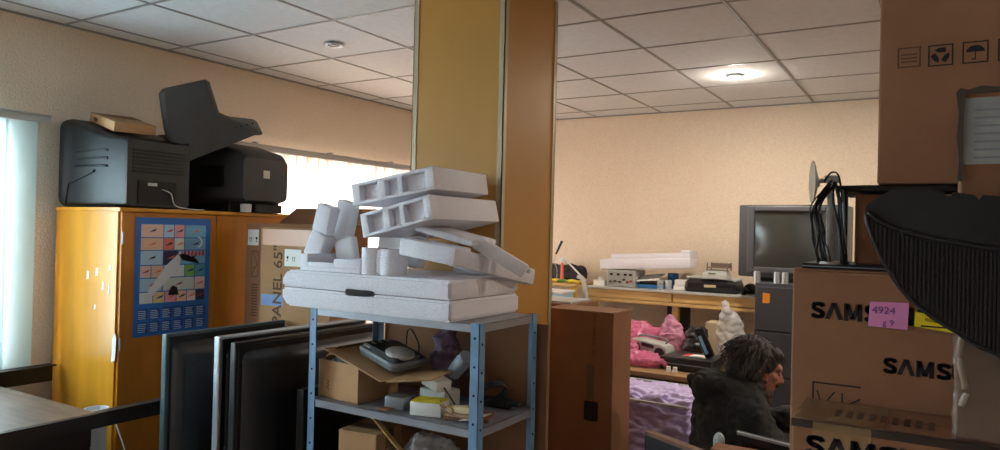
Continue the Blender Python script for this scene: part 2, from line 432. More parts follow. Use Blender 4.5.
# calendar on the door
cols = [(40, 110, 190), (232, 200, 190), (178, 210, 232), (236, 160, 170), (228, 190, 160), (120, 180, 215), (205, 215, 205), (60, 60, 90), (130, 190, 90), (90, 160, 170), (220, 120, 100), (30, 70, 150), (226, 230, 236), (20, 20, 26), (190, 60, 60), (236, 214, 150)]
pm = [mat('calendar_%d' % i, c, .35) for i, c in enumerate(cols)]
PW, PH = .43, .6
t = thing('wall_calendar', 'blue pin-up calendar with aircraft pictures on the wardrobe door', 'calendar', (-3.3985, 2.313, .975), PI/2)
b = B(); b.m(0); b.box(-PW/2, PW/2, -.0012, 0, 0, PH)
def pr(x0, x1, z0, z1, i, y=-.0018): b.m(i); b.box(x0, x1, y, y+.001, z0, z1)
rows = [(.50, .565, [(.03, .15, 1), (.155, .21, 2), (.215, .27, 3), (.275, .40, 5)]),
        (.435, .495, [(.03, .15, 4), (.155, .21, 10), (.215, .27, 6), (.275, .40, 5)]),
        (.36, .43, [(.03, .15, 2), (.155, .235, 7), (.24, .40, 5)]),
        (.295, .355, [(.03, .085, 1), (.09, .155, 4), (.16, .275, 12), (.28, .335, 8), (.34, .40, 9)]),
        (.225, .29, [(.03, .15, 2), (.155, .335, 6), (.34, .40, 1)]),
        (.165, .22, [(.03, .10, 12), (.105, .165, 15), (.17, .23, 3), (.235, .29, 4), (.295, .345, 1), (.35, .40, 7)])]
for z0, z1, rs in rows:
    for a, c, i in rs:
        pr(a-PW/2, c-PW/2, z0, z1, i)
        b.m(random.choice((10, 14, 7, 11, 13))); cx = (a+c)/2-PW/2; cz = (z0+z1)/2
        b.poly([(cx-.02, cz-.008), (cx+.015, cz-.002), (cx+.024, cz+.012), (cx, cz+.004)], .0008, Matrix.Translation((0, -.0024, 0)))
b.m(12); b.poly([(.135+.03*math.cos(a), .475+.03*math.sin(a)) for a in [R_(-80+20*k) for k in range(9)]]+[(.135+.03*math.cos(a)-.008, .475+.026*math.sin(a)) for a in [R_(80-20*k) for k in range(9)]], .0008, Matrix.Translation((0, -.0034, 0)))
b.m(14)
for k in range(7): b.poly([(.03+.022*k, .405), (.045+.022*k, .4), (.047+.022*k, .425), (.036+.022*k, .432)], .0006, Matrix.Translation((0, -.003, 0)))
b.m(12); b.poly([(-.18, .17), (-.12, .20), (.03, .34), (.04, .43), (-.05, .35)], .0008, Matrix.Translation((0, -.0034, 0)))
b.m(13); b.poly([(.02, .41), (.05, .38), (.15, .36), (.13, .385), (.06, .415)], .0008, Matrix.Translation((0, -.0034, 0)))
b.poly([(-.03, .2), (.03, .2), (.02, .24), (-.005, .25), (-.02, .23)], .0008, Matrix.Translation((0, -.0034, 0)))
b.m(11)
for r_ in range(2):
    for c_ in range(6): b.box(-PW/2+.02+c_*.066, -PW/2+.02+c_*.066+.056, -.0018, -.0008, .018+r_*.066, .072+r_*.066)
b.m(2)
for r_ in range(2):
    for c_ in range(6):
        for k in range(5): b.box(-PW/2+.024+c_*.066, -PW/2+.07+c_*.066-random.random()*.01, -.0024, -.0016, .022+r_*.066+k*.0095, .026+r_*.066+k*.0095)
b.build('printed_sheet', pm, t)

# ------------------------------------------------------------------ televisions on the wardrobe
ZT = 1.621
t = thing('tube_television', 'blue-grey tube television seen from the side, under a flat carton', 'television', (-3.69, 2.33, ZT))
b = B()
loftx(b, [(-3.99, 2.235, 1.855, .2, .226, .05), (-3.98, 2.235, 1.855, .212, .233, .05), (-3.93, 2.235, 1.855, .212, .233, .045), (-3.91, 2.235, 1.85, .205, .228, .04),
          (-3.80, 2.235, 1.84, .202, .216, .035), (-3.62, 2.235, 1.815, .198, .19, .03), (-3.58, 2.235, 1.81, .188, .185, .03), (-3.45, 2.235, 1.80, .18, .175, .02), (-3.425, 2.235, 1.795, .172, .165, .02)])
b.build('shell', TVG, t, world=True, smooth='auto')
for k in range(3):
    b = B(); z = 1.83+k*.04
    b.tube([(-3.84, 2.033, z), (-3.7, 2.033, z), (-3.6, 2.038, z), (-3.57, 2.047, z)], .007, 6); b.build('vent_rib', TVG, t, world=True, smooth=True)
b = B(); b.poly([(-3.93, ZT+.02), (-3.915, ZT+.02), (-3.89, 1.74), (-3.66, 1.80), (-3.66, 1.81), (-3.9, 1.755)], .01, Matrix.Translation((0, 2.026, 0))); b.build('moulded_ridge', TVG, t, world=True)
b = B()
for k in range(7): b.box(-3.432, -3.421, 2.09, 2.38, 1.80+k*.018, 1.808+k*.018)
b.build('rear_vents', BLKM, t, world=True)
b = B(); b.box(-3.432, -3.42, 2.12, 2.33, ZT+.025, 1.76); b.m(1)
b.box(-3.42, -3.417, 2.17, 2.22, 1.735, 1.75); b.build('socket_panel', [BLKM, WHITE], t, world=True)
b = B(); b.tube([(-3.42, 2.25, 1.72), (-3.405, 2.29, 1.7), (-3.408, 2.32, 1.64), (-3.41, 2.42, ZT+.004), (-3.42, 2.5, ZT+.004)], .0025); b.build('cable', WHITE, t, world=True, smooth=True)
# carton on the television
t = thing('flat_carton', 'flat worn beige carton on top of the left tube television', 'box', (-3.71, 2.2, 2.045), (R_(0), R_(12), R_(-14)))
b = B(); b.box(-.21, .21, -.1, .1, -.0, .05, .003); b.build('body', CARDL, t)
b = B(); b.poly([(-.2, .048), (-.2, .051), (-.02, .053), (-.02, .048)], .2, Matrix.Translation((0, -.1, 0))); b.build('lid_flap', CARDE, t)
b = B()
for k in range(4): b.box(-.14+k*.018, -.13+k*.018, -.1012, -.1, .014, .034)
b.build('printed_marks', INK, t)

t = thing('tube_television', 'dark grey tube television with small white sticker, half under a loose cover', 'television', (-3.62, 2.82, ZT))
b = B()
loftx(b, [(-3.9, 2.8, 1.855, .29, .21, .04), (-3.85, 2.8, 1.855, .29, .21, .04), (-3.75, 2.8, 1.855, .26, .195, .04), (-3.6, 2.82, 1.85, .22, .18, .04), (-3.37, 2.835, 1.825, .17, .145, .03), (-3.33, 2.84, 1.81, .16, .12, .03)])
b.build('shell', TVB, t, world=True, smooth='auto')
b = B(); b.box(-3.85, -3.42, 2.66, 3.02, ZT, 1.72, .004); b.box(-3.42, -3.37, 2.8, 3.0, ZT, 1.67, .004); b.build('base', BLKM, t, world=True)
b = B(); b.box(-3.331, -3.328, 2.82, 2.865, 1.82, 1.865); b.build('sticker', PAPER, t, world=True)
b = B()
for k in range(9): b.box(-3.6+k*.018, -3.592+k*.018, 2.598+.0035*k, 2.65, 1.76, 1.88)
b.build('side_vents', BLKM, t, world=True)
b = B(); b.cyl((-3.375, 2.74, ZT), (-3.375, 2.74, ZT+.045), .03, .032, 24); b.cyl((-3.375, 2.74, ZT+.045), (-3.375, 2.74, ZT+.048), .026, .026, 24)
simple(b, 'tape_roll', WHITE, 'small white roll beside the right tube television on the wardrobe', 'roll', smooth='auto')

# loose cover of a television
p = at(216, 150, y=2.6)
t = thing('television_back_cover', 'loose grey television back cover tilted over the right tube television', 'cover', p, (0, 0, 0))
q = Matrix((RT, FW, UP)).transposed().to_4x4()        # picture-aligned axes, then tilted as in the photo
t.rotation_euler = (q @ Matrix.Rotation(R_(-3), 4, 'Y') @ Matrix.Rotation(R_(6), 4, 'X') @ Matrix.Rotation(R_(25), 4, 'Z')).to_euler()
b = B()
out = [(0, 0, 0, .245, .15, .05), (.015, -.005, 0, .242, .148, .05), (.07, -.035, 0, .215, .142, .05), (.12, -.075, -.005, .175, .138, .045), (.17, -.115, -.01, .142, .132, .04), (.335, -.135, -.02, .128, .118, .035), (.355, -.135, -.02, .112, .104, .03)]
inn = [(z-.006 if z > .34 else z, cx, cy, hx-.005, hy-.005, r) for z, cx, cy, hx, hy, r in out]
def arch(z, x, y):
    k = max(0, 1-z/.19)
    return z+k*(.36*x+.36*y+.03)+(1-k)*.22*(x+.135)+max(0, 1-z/.06)*.065*(1-min(1, (x/.24)**2))
ro = [[Vector((cx+p_[0], cy+p_[1], arch(z, cx+p_[0], cy+p_[1]))) for p_ in rr(hx, hy, r, 8)] for z, cx, cy, hx, hy, r in out]
ri = [[Vector((cx+p_[0], cy+p_[1], arch(z, cx+p_[0], cy+p_[1])-.001)) for p_ in rr(hx, hy, r, 8)] for z, cx, cy, hx, hy, r in inn]
b.ring(ri[::-1]+ro)
b.build('moulded_shell', TVC, t, smooth='auto')
b = B(); b.ell((-.17, -.147, .02), (.035, .006, .012), (0, R_(-30), 0)); b.build('hand_grip', BLKM, t, smooth=True)
b = B()
for k in range(4): b.cyl((.1+.03*k, -.143, .115+.006*k), (.1+.03*k, -.154, .115+.006*k), .005)
b.build('screw_bosses', BLKM, t)

# ------------------------------------------------------------------ generic carton
def carton(name, label, x0, x1, y0, y1, z0, z1, m=CARD, group=None, rot=0, bev=.004, seam=True, cat='box', flaps=True):
    t = thing(name, label, cat, ((x0+x1)/2, (y0+y1)/2, z0), rot, group)
    a, c, h = (x1-x0)/2, (y1-y0)/2, z1-z0
    b = B(); b.box(-a, a, -c, c, 0, h-.004, bev); b.build('body', m, t)
    if flaps:
        b = B(); b.box(-a, a, -c, -.001, h-.004, h, .001); b.box(-a, a, .001, c, h-.004, h, .001); b.build('top_flaps', m, t)
    if seam:
        b = B(); b.box(-a-.001, a+.001, -.03, .03, h, h+.0006); b.box(-a-.0012, -a-.0004, -.03, .03, h-.07, h+.0006); b.box(a+.0004, a+.0012, -.03, .03, h-.07, h+.0006)
        b.build('sealing_tape', TAPE, t)
    return t
def handling(parent, mtx, s, frame=True, m=INK, kinds='uug'):
    """pictograms: u arrow up pair, g glass, r recycling, s stack rule, b umbrella"""
    for i, k in enumerate(kinds):
        x = i*s*1.35; P = []
        if frame: P += frame_polys(x, 0, x+s, s, s*.06)
        if k == 'u':
            for dx in (.3, .7):
                P += [[(x+s*(dx-.05), s*.25), (x+s*(dx+.05), s*.25), (x+s*(dx+.05), s*.6), (x+s*(dx-.05), s*.6)], [(x+s*(dx-.15), s*.6), (x+s*(dx+.15), s*.6), (x+s*dx, s*.85)]]
            P += [[(x+s*.12, s*.13), (x+s*.88, s*.13), (x+s*.88, s*.19), (x+s*.12, s*.19)]]
        if k == 'g':
            P += [[(x+s*.28, s*.85), (x+s*.3, s*.58), (x+s*.42, s*.46), (x+s*.58, s*.46), (x+s*.7, s*.58), (x+s*.72, s*.85)], [(x+s*.46, s*.2), (x+s*.54, s*.2), (x+s*.54, s*.48), (x+s*.46, s*.48)], [(x+s*.3, s*.12), (x+s*.7, s*.12), (x+s*.7, s*.2), (x+s*.3, s*.2)]]
        if k == 'b':
            P += [[(x+s*(.5+.36*math.cos(a)), s*(.52+.3*math.sin(a))) for a in [PI*j/10 for j in range(11)]], [(x+s*.48, s*.2), (x+s*.52, s*.2), (x+s*.52, s*.55), (x+s*.48, s*.55)], [(x+s*.36, s*.16), (x+s*.52, s*.16), (x+s*.52, s*.22), (x+s*.36, s*.22)]]
        if k == 'r':
            for j in range(3):
                a = PI/2+j*2*PI/3
                c = Vector((x+s*.5+s*.24*math.cos(a), s*.5+s*.24*math.sin(a)))
                d = Vector((-math.sin(a), math.cos(a)))*s*.2; n = Vector((math.cos(a), math.sin(a)))*s*.11
                P += [[(c-d-n)[:], (c+d*.4-n)[:], (c+d*1.3)[:], (c+d*.4+n)[:], (c-d+n)[:]]]
        if k == 's':
            P += [[(x+s*.15, s*(.25+.18*j)), (x+s*.85, s*(.25+.18*j)), (x+s*.85, s*(.31+.18*j)), (x+s*.15, s*(.31+.18*j))] for j in range(3)]
        mark('handling_mark', P, m, parent, mtx)

# tall panel boxes beside the wardrobe
t = thing('panel_box', 'tall brown panel carton touching the wardrobe, open at the top', 'box', (-2.87, 2.72, 0))
b = B(); X0, X1, Y0, Y1, H = -3.215, -2.52, 2.62, 2.82, 1.56
for q_ in ((X0, X1, Y0, Y0+.006), (X0, X1, Y1-.006, Y1), (X0, X0+.006, Y0+.006, Y1-.006), (X1-.006, X1, Y0+.006, Y1-.006)): b.box(*q_, 0, H)
b.box(X0, X1, Y0, Y1, 0, .006); b.build('body', CARD, t, world=True)
b = B(); b.box(X0+.02, X1+.15, Y1, Y1+.005, H-.01, H+.16, mtx=Matrix.Translation((0, Y1, H)) @ Matrix.Rotation(R_(-55), 4, 'X') @ Matrix.Translation((0, -Y1, -H))); b.build('raised_flap', CARDD, t, world=True)
T = Matrix.Translation(-Vector(t.location))
b = B(); b.box(X0+.012, X0+.098, Y0-.001, Y0, 1.44, 1.525); lb = b.build('white_label', PAPER, t, world=True)
handling(lb, T @ onfront(X0+.018, Y0-.001, 1.455), .035, False, INK, 'ug')
P = frame_polys(X0+.045, 1.27, X0+.10, 1.41, .004)+[line_poly((X0+.055, 1.29), (X0+.09, 1.34), .004), line_poly((X0+.09, 1.34), (X0+.06, 1.40), .004), line_poly((X0+.055, 1.32), (X0+.075, 1.32), .004)]
P += [[(X0+.05+.0, 1.06+.015*k), (X0+.1, 1.06+.015*k), (X0+.1, 1.067+.015*k), (X0+.05, 1.067+.015*k)] for k in range(12)]
mark('printed_outline', P, INKB, t, T @ onfront(0, Y0, 0))
t = carton('panel_box', 'light panel carton printed with PANEL 65 beside the foam pile', at(260, 270, y=2.5).x, -2.46, 2.5, 2.61, 0, 1.54, mat('shaded_panel_card', (164, 124, 84), .85, var=.1, vs=7), seam=False)  # card colour darkened to put the shadow on this carton into it
def px(x_, y_=270): return at(x_, y_, y=2.5)
b = B(); b.box(px(262).x, -2.47, 2.499, 2.5, 1.45, 1.53); b.build('orange_tape', mat('orange_tape', (196, 138, 100), .35), t, world=True)
T = Matrix.Translation(-Vector(t.location))
text('printed_title', 'PANEL 65"', .088, INKB, t, T @ onfront(px(282).x, 2.4985, px(282, 326).z, PI/2), bold=.0012)
a_, c_ = px(285, 249), px(301, 267)
b = B(); b.box(a_.x, c_.x, 2.4988, 2.5, c_.z, a_.z); lb = b.build('white_label', PAPER, t, world=True)
handling(lb, T @ onfront(a_.x+.006, 2.4985, c_.z+.022), .032, False, INK, 'gu')
b = B(); b.box(px(262).x, px(284).x, 2.4984, 2.499, px(0, 276).z, px(0, 268).z); b.build('blue_tape', mat('blue_tape', (120, 150, 200), .3, alpha=.7), t, world=True)
b = B(); b.box(px(260.5).x, px(300).x, 2.4982, 2.499, px(0, 318).z, px(0, 304).z); b.build('clear_tape', TAPE, t, world=True)
b = B(); b.box(px(312).x, -2.47, 2.4986, 2.4996, px(0, 330).z, px(0, 309).z); lb = b.build('size_label', mat('dark_label', (120, 104, 84), .7), t, world=True)
text('label_number', '55', .06, INK, lb, T @ onfront(px(315).x, 2.498, px(0, 323).z, 0), bold=.002)

# ------------------------------------------------------------------ flat televisions standing on end
def flat_tv(label, x, ya, yb, h, edge, front_edge_w, bulge, base_y0):
    t = thing('flat_television', label, 'television', (x, (ya+yb)/2, 0), (0, 0, PI/2))
    # local x along the panel (world y), local -y faces world +x
    L = (yb-ya)/2
    b = B(); b.box(-L, L, -.012, .022, 0, h, .006); b.build('screen_frame', edge, t)
    b = B(); b.box(-L+.012, L-.012, -.016, -.011, .012, h-.012, .002); b.build('back_panel', BLK, t)
    b = B(); s = bulge
    b.ring([[Vector((p_[0], y_, h*.5+p_[1])) for p_ in rr(L*k1, h*.5*k2, .03)] for y_, k1, k2 in ((-.014, .93, .93), (-.014-s*.6, .9, .9), (-.014-s, .84, .84))])
    b.build('back_housing', BLK, t, smooth='auto')
    b = B()
    for k in range(26): b.box(-L*.6, L*.2, -.0155-s, -.0135-s, h*.35+k*.012, h*.35+k*.012+.005)
    b.build('vent_slots', BLKM, t)
    for sz in (.93, .6, .25):
        b = B(); b.box(-L+.03, -L+.07, -.019, -.015, h*sz-.008, h*sz+.004); b.build('clip', GREYP, t)
    return t
flat_tv('black flat television standing on end nearest the wardrobe', -2.75, 1.84, 2.48, 1.085, mat('edge_teal', (60, 84, 92), .3), .02, .05, 0)
flat_tv('black flat television with silver edge standing on end in the middle', -2.425, 1.85, 2.70, 1.105, SILV, .02, .02, 0)
flat_tv('black flat television standing on end against the blue shelf post', -2.34, 1.86, 2.69, 1.088, BLK, .02, .05, 0)
t = thing('flat_television', 'long black flat television leaning behind the shelf posts', 'television', (-2.16, 2.26, 0), (0, 0, PI/2))
b = B(); b.box(-.22, .22, -.02, .02, 0, .9, .006); b.build('screen_frame', BLK, t)
b = B(); b.box(-.18, .18, -.035, -.02, .05, .8, .006)
for k in range(30): b.box(-.15, .15, -.038, -.034, .1+k*.022, .108+k*.022)
b.build('back_housing', BLKM, t)

# ------------------------------------------------------------------ desk lower left
t = thing('desk', 'dark worn wooden desk with rails jutting out, lower left foreground', 'desk', (-3.49, .9, 0))
XA, XB, YA, YB, ZD = -4.0, -2.99, -.1, 1.70, .75
b = B(); b.box(XA, XB, YA, YB, ZD-.028, ZD, .003); b.build('top', DWOOD, t, world=True)
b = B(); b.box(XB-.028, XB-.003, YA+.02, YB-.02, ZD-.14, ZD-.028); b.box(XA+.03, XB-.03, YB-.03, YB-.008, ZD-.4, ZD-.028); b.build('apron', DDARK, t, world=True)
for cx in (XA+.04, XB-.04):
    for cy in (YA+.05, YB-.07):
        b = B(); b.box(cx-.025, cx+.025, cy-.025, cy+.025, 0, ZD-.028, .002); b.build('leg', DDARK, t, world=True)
b = B(); b.box(XB-.002, XB+.018, 1.3, 2.04, ZD-.062, ZD-.002, .001); b.box(XB-.03, XB+.018, 1.70, 2.04, ZD-.006, ZD+.0, .001); b.build('rail', DDARK, t, world=True)
b = B(); b.box(-3.9, -3.88, 1.69, 1.97, ZD+.003-.03, ZD+.055, .001); b.box(-3.93, -3.86, 1.3, 1.98, ZD+.05, ZD+.056, .001); b.box(-3.9, -3.88, 1.3, 1.7, ZD, ZD+.05); b.build('rail', DDARK, t, world=True)
p = at(92, 412, y=1.86)
t = thing('waste_bin', 'white rimmed plastic bin between the desk and the wardrobe', 'bin', (p.x, 1.88, 0))
b = B(); h = p.z+.015; N = 28
prof = [(.0, .0), (.04, 0), (.048, h-.012), (.052, h-.012), (.052, h), (.046, h), (.036, .02), (.0, .02)]
b.ring([[Vector((max(r, .001)*math.cos(2*PI*i/N), max(r, .001)*math.sin(2*PI*i/N), z)) for i in range(N)] for r, z in prof]); b.build('body', WHITE, t, smooth='auto')
b = B(); b.tube([(.048, 0, h-.03), (.06, 0, h-.06), (.046, 0, h-.1)], .003); b.build('handle', WHITE, t, smooth=True)
b = B(); b.tube([at(112, 412, y=1.99), at(118, 430, y=1.99), at(124, 448, y=1.99), at(128, 470, y=1.98), (-3.36, 1.97, .3), (-3.33, 1.97, .004), (-3.2, 1.95, .004)], .003)
simple(b, 'power_cable', WHITE, 'thin white cable hanging in front of the wardrobe by the desk rail', 'cable', smooth=True)

# ------------------------------------------------------------------ blue shelving unit
SX0, SX1, SY0, SY1 = -2.075, -1.29, 2.0, 2.4
t = thing('shelving_unit', 'grey steel shelving unit with drilled blue posts', 'shelf', ((SX0+SX1)/2, (SY0+SY1)/2, 0))
for cx, sx in ((SX0, 1), (SX1, -1)):
    for cy, sy in ((SY0, 1), (SY1, -1)):
        b = B(); xa, xb = sorted((cx, cx+sx*.035)); ya, yb = sorted((cy, cy+sy*.0025)); b.box(xa, xb, ya, yb, 0, 1.24)
        xa, xb = sorted((cx, cx+sx*.0025)); ya, yb = sorted((cy, cy+sy*.035)); b.box(xa, xb, ya, yb, 0, 1.24)
        po = b.build('post', BLUE, t, world=True)
        b = B()
        for k in range(12):
            z = 1.19-k*.095
            for dz in (0, ):
                fy = cy-.0006 if sy > 0 else cy+.0006
                b.cyl((cx+sx*.018, fy-.0006, z), (cx+sx*.018, fy+.0006, z), .0045, n=10)
                fx = cx-.0006 if sx > 0 else cx+.0006
                b.cyl((fx-.0006, cy+sy*.018, z-.02), (fx+.0006, cy+sy*.018, z-.02), .0045, n=10)
        b.build('bolt_holes', HOLE, po, world=True)
for z in (1.237, .885, .5, .12):
    b = B(); b.box(SX0+.003, SX1-.003, SY0+.003, SY1-.003, z-.002, z)
    b.box(SX0+.003, SX1-.003, SY0+.003, SY0+.005, z-.028, z); b.box(SX0+.003, SX1-.003, SY1-.005, SY1-.003, z-.028, z)
    b.box(SX0+.003, SX0+.005, SY0+.003, SY1-.003, z-.028, z); b.box(SX1-.005, SX1-.003, SY0+.003, SY1-.003, z-.028, z)
    b.build('shelf_board', STEEL, t, world=True)
b = B(); b.box(SX0+.03, SX1+.04, 2.412, 2.424, 0, 1.2)
simple(b, 'cardboard_sheet', CARDD, 'brown cardboard sheet standing behind the blue shelving unit', 'cardboard sheet')

# foam on top -------------------------------------------------
FZ = 1.2375
def foam_slab(label, x0, x1, y0, y1, z0, z1, notch=None, bev=.012, group=None):
    t = thing('foam_slab', label, 'packing foam', ((x0+x1)/2, (y0+y1)/2, z0), 0, group)
    b = B(); b.T = Matrix.Translation(-Vector(t.location))
    if notch:
        nx0, nx1, top = notch; g = .02; k = .03
        if top: P = [(x0+k, z0), (x1, z0), (x1, z1), (nx1, z1), (nx1-.006, z1-g), (nx0+.006, z1-g), (nx0, z1), (x0, z1), (x0, z0+k)]
        else: P = [(x0, z0), (nx0, z0), (nx0+.006, z0+g), (nx1-.006, z0+g), (nx1, z0), (x1, z0), (x1, z1), (x0+k, z1), (x0, z1-k)]
        vs = b.poly(P, y1-y0, Matrix.Translation((0, y0, 0)))
        es = list({e for v in vs for e in v.link_edges})
        bmesh.ops.bevel(b.bm, geom=es, offset=.009, segments=2, affect='EDGES')
    else: b.box(x0, x1, y0, y1, z0, z1, bev)
    b.build('body', FOAM, t, smooth='auto')
    return t
foam_slab('long white foam slab lying directly on the steel shelf top', -2.2, -1.385, 1.965, 2.425, FZ+.001, 1.3095, (-1.86, -1.735, True))
foam_slab('long white foam slab with slot, second from the bottom of the foam pile', -2.2, -1.39, 1.965, 2.425, 1.3125, 1.378, (-1.86, -1.735, False))
FT = 1.3785
# tray with raised end blocks
t = thing('foam_tray', 'low white foam tray with notched rim at left of the foam pile', 'packing foam', (-1.97, 2.06, FT))
b = B(); b.T = Matrix.Translation((0, 0, 0))
b.box(-.155, .155, -.07, .1, 0, .02, .003); b.box(-.155, -.115, -.07, .1, .018, .065, .004); b.box(.02, .155, -.07, .1, .018, .05, .004)
b.box(-.116, .022, -.07, -.05, .018, .034, .002); b.build('body', FOAM, t, smooth='auto')
# wedge blocks
def wedge(label, px, py, y, sx, sy, sz, tilt, yaw=0, m=FOAM):
    p = at(px, py, y=y)
    t = thing('foam_block', label, 'packing foam', p, (0, R_(tilt), R_(yaw)))
    b = B(); b.box(-sx/2, sx/2, -sy/2, sy/2, -sz/2, sz/2, .012, seg=3)
    b.build('body', m, t, smooth='auto'); return t
wedge('tilted white foam block, front one standing up at the left of the pile', 326, 219, 2.07, .085, .05, .115, 14, 5)
wedge('pale foam block standing directly behind the tilted front block', 345, 225, 2.16, .09, .05, .2, 12, 0, PE)
wedge('grey-white foam block seated inside the low tray at left', 320, 245, 2.10, .085, .07, .11, 24, 8)
wedge('thin translucent foam sheet piece leaning in the tray', 347, 250, 2.13, .10, .04, .10, -12, 0, PE)
b = B(); p = at(382, 262, y=2.02)
b.cyl((p.x-.045, 2.03, FT), (p.x-.045, 2.03, FT+.098), .047, n=28); b.cyl((p.x+.04, 2.04, FT), (p.x+.04, 2.04, FT+.095), .05, n=28)
b.box(p.x-.045, p.x+.04, 2.0, 2.08, FT+.001, FT+.094, .01)
simple(b, 'foam_block', FOAM, 'double rounded white foam block in the middle of the foam pile', 'packing foam', smooth='auto')
wedge('soft translucent foam sheet slumped beneath the lower end piece', 402, 248, 2.24, .22, .05, .13, 8, 0, PE)
b = B(); b.box(-1.62, -1.46, 2.30, 2.40, FT, FT+.08, .012)
simple(b, 'foam_block', FOAM, 'white foam block hidden deep under the pile, behind the rounded block', 'packing foam', smooth='auto')

# pocketed end pieces: local x = length, y = depth, front face has three pockets
def end_piece(label, p, L, D, H, ry, rz=0, notch=False):
    t = thing('foam_end_piece', label, 'packing foam', p, Euler((R_(0), R_(ry), R_(rz))))
    # origin: front right lower corner
    b = B(); pk = [(-L*.9, -L*.67), (-L*.58, -L*.43), (-L*.37, -L*.10)]
    d = .032
    b.box(-L, 0, d, D, 0, H, .006)
    b.box(-L, 0, 0, d+.01, 0, .012, .003); b.box(-L, 0, 0, d+.01, H-.012, H, .003)
    xs = [-L, pk[0][0], pk[0][1], pk[1][0], pk[1][1], pk[2][0], pk[2][1], 0]
    for k in range(0, 8, 2): b.box(xs[k], xs[k+1], 0, d+.01, .004, H-.004, .003)
    b.build('body', FOAM, t, smooth='auto')
    return t
pa = at(435, 189, y=2.0); end_piece('topmost foam end piece with three square pockets', pa, .37, .37, .082, -9.5, 2)
pb = at(433, 219, y=1.985); end_piece('second foam end piece with pockets, under the topmost one', pb, .325, .44, .088, -13.0, 0)
# sloping frames on the right
def beam(b, a, c, w_, h_, up=(0, 0, 1), bev=.008):
    a, c = Vector(a), Vector(c); d = (c-a); L = d.length; d.normalize(); s = d.cross(Vector(up)).normalized(); u = s.cross(d)
    m = Matrix((d, s, u)).transposed().to_4x4(); m.translation = a
    b.box(0, L, -w_/2, w_/2, -h_/2, h_/2, bev, mtx=m)
t = thing('foam_corner_piece', 'white foam corner frame sloping down to the right over the slabs', 'packing foam', (-1.45, 2.1, FT))
b = B()
a0 = at(408, 246, y=2.04); a1 = at(463, 257, y=2.04); a2 = at(530, 277, x=-1.345)
beam(b, a0, a1+Vector((.0, 0, 0)), .10, .062); beam(b, a1+Vector((-.03, -.02, 0)), a2, .05, .062); 
b.build('body', FOAM, t, world=True, smooth='auto')
t = thing('foam_corner_piece', 'white foam frame resting on the sloping frame, its corner pointing right', 'packing foam', (-1.45, 2.25, FT))
b = B()
c0 = at(428, 228, y=2.15); c1 = at(480, 243, y=2.15); c2 = at(526, 272, y=2.2); c3 = at(505, 232, x=-1.44)
beam(b, c0, c1+Vector((.02, 0, 0)), .16, .026); beam(b, c1+Vector((0, -.03, .006)), c2, .03, .05); beam(b, at(478, 237, y=2.2), at(531, 272, y=2.22), .02, .02)
b.build('body', FOAM, t, world=True, smooth='auto')

# ------------------------------------------------------------------ things on the middle shelf
MZ = .886
# open carton
t = thing('open_carton', 'open brown carton with a scribble, flaps spread over the shelf', 'box', (-1.95, 2.15, MZ), R_(-4))
a, c, h, th = .11, .11, .145, .004
b = B()
for q_ in ((-a, a, -c, -c+th), (-a, a, c-th, c), (-a, -a+th, -c+th, c-th), (a-th, a, -c+th, c-th)): b.box(*q_, 0, h)
b.box(-a, a, -c, c, 0, .004); b.build('body', CARDL, t)
b = B(); beam(b, (-.08, .02, h+.04), (.27, -.02, h-.035), .24, .005, bev=0); b.build('flap', CARDL, t)
b = B(); beam(b, (.25, -.03, h-.032), (.42, .02, h-.01), .22, .005, bev=0); b.build('flap', CARDL, t)
b = B(); beam(b, (-.115, .03, h+.004), (-.05, .03, h+.05), .2, .004, bev=0); b.build('flap', CARDL, t)
b = B()
for k in range(3): b.tube([(-.09, -.1+.01*k, h*.7), (-.05, -.08, h+.006), (0, -.09, h+.004-.01*k), (.05, -.085, h-.01), (.09, -.09, h*.6)], .0035)
b.build('cable_inside', GREYP, t, smooth=True)
b = B(); b.tube([(-.055+.006*math.sin(k*1.9), -c-.0005, .03+.0045*k) for k in range(10)], .0012, 5); b.build('pen_scribble', INK, t)
# cordless phone base / printer
p = at(388, 352, y=2.12)
t = thing('desk_telephone', 'grey and black desk telephone lying on the carton flaps', 'telephone', (-1.80, 2.17, 1.045), (R_(4), R_(11), R_(-14)))
b = B(); loftz(b, [(0, 0, 0, .12, .08, .03), (.02, 0, 0, .125, .085, .03), (.03, 0, 0, .12, .08, .03)]); b.build('base', GREYP, t, smooth='auto')
b = B(); loftz(b, [(.03, .02, 0, .095, .07, .02), (.045, .02, 0, .085, .06, .02)]); b.build('body', BLK, t, smooth='auto')
b = B(); b.ell((.06, -.01, .044), (.062, .055, .018)); b.build('cover', LGREY, t, smooth=True)
b = B(); b.box(-.11, -.03, -.065, .05, .028, .036, .004); b.m(1)
for i in range(4):
    for j in range(3): b.box(-.105+i*.019, -.093+i*.019, -.05+j*.03, -.032+j*.03, .036, .039)
b.build('keypad', [LGREY, BLKM], t)
b = B(); b.tube([(-.02, .08, .02), (-.05, .1, .075), (-.01, .09, .10), (.04, .09, .06), (.05, .085, .03)], .003); b.build('cord', BLKM, t, smooth=True)
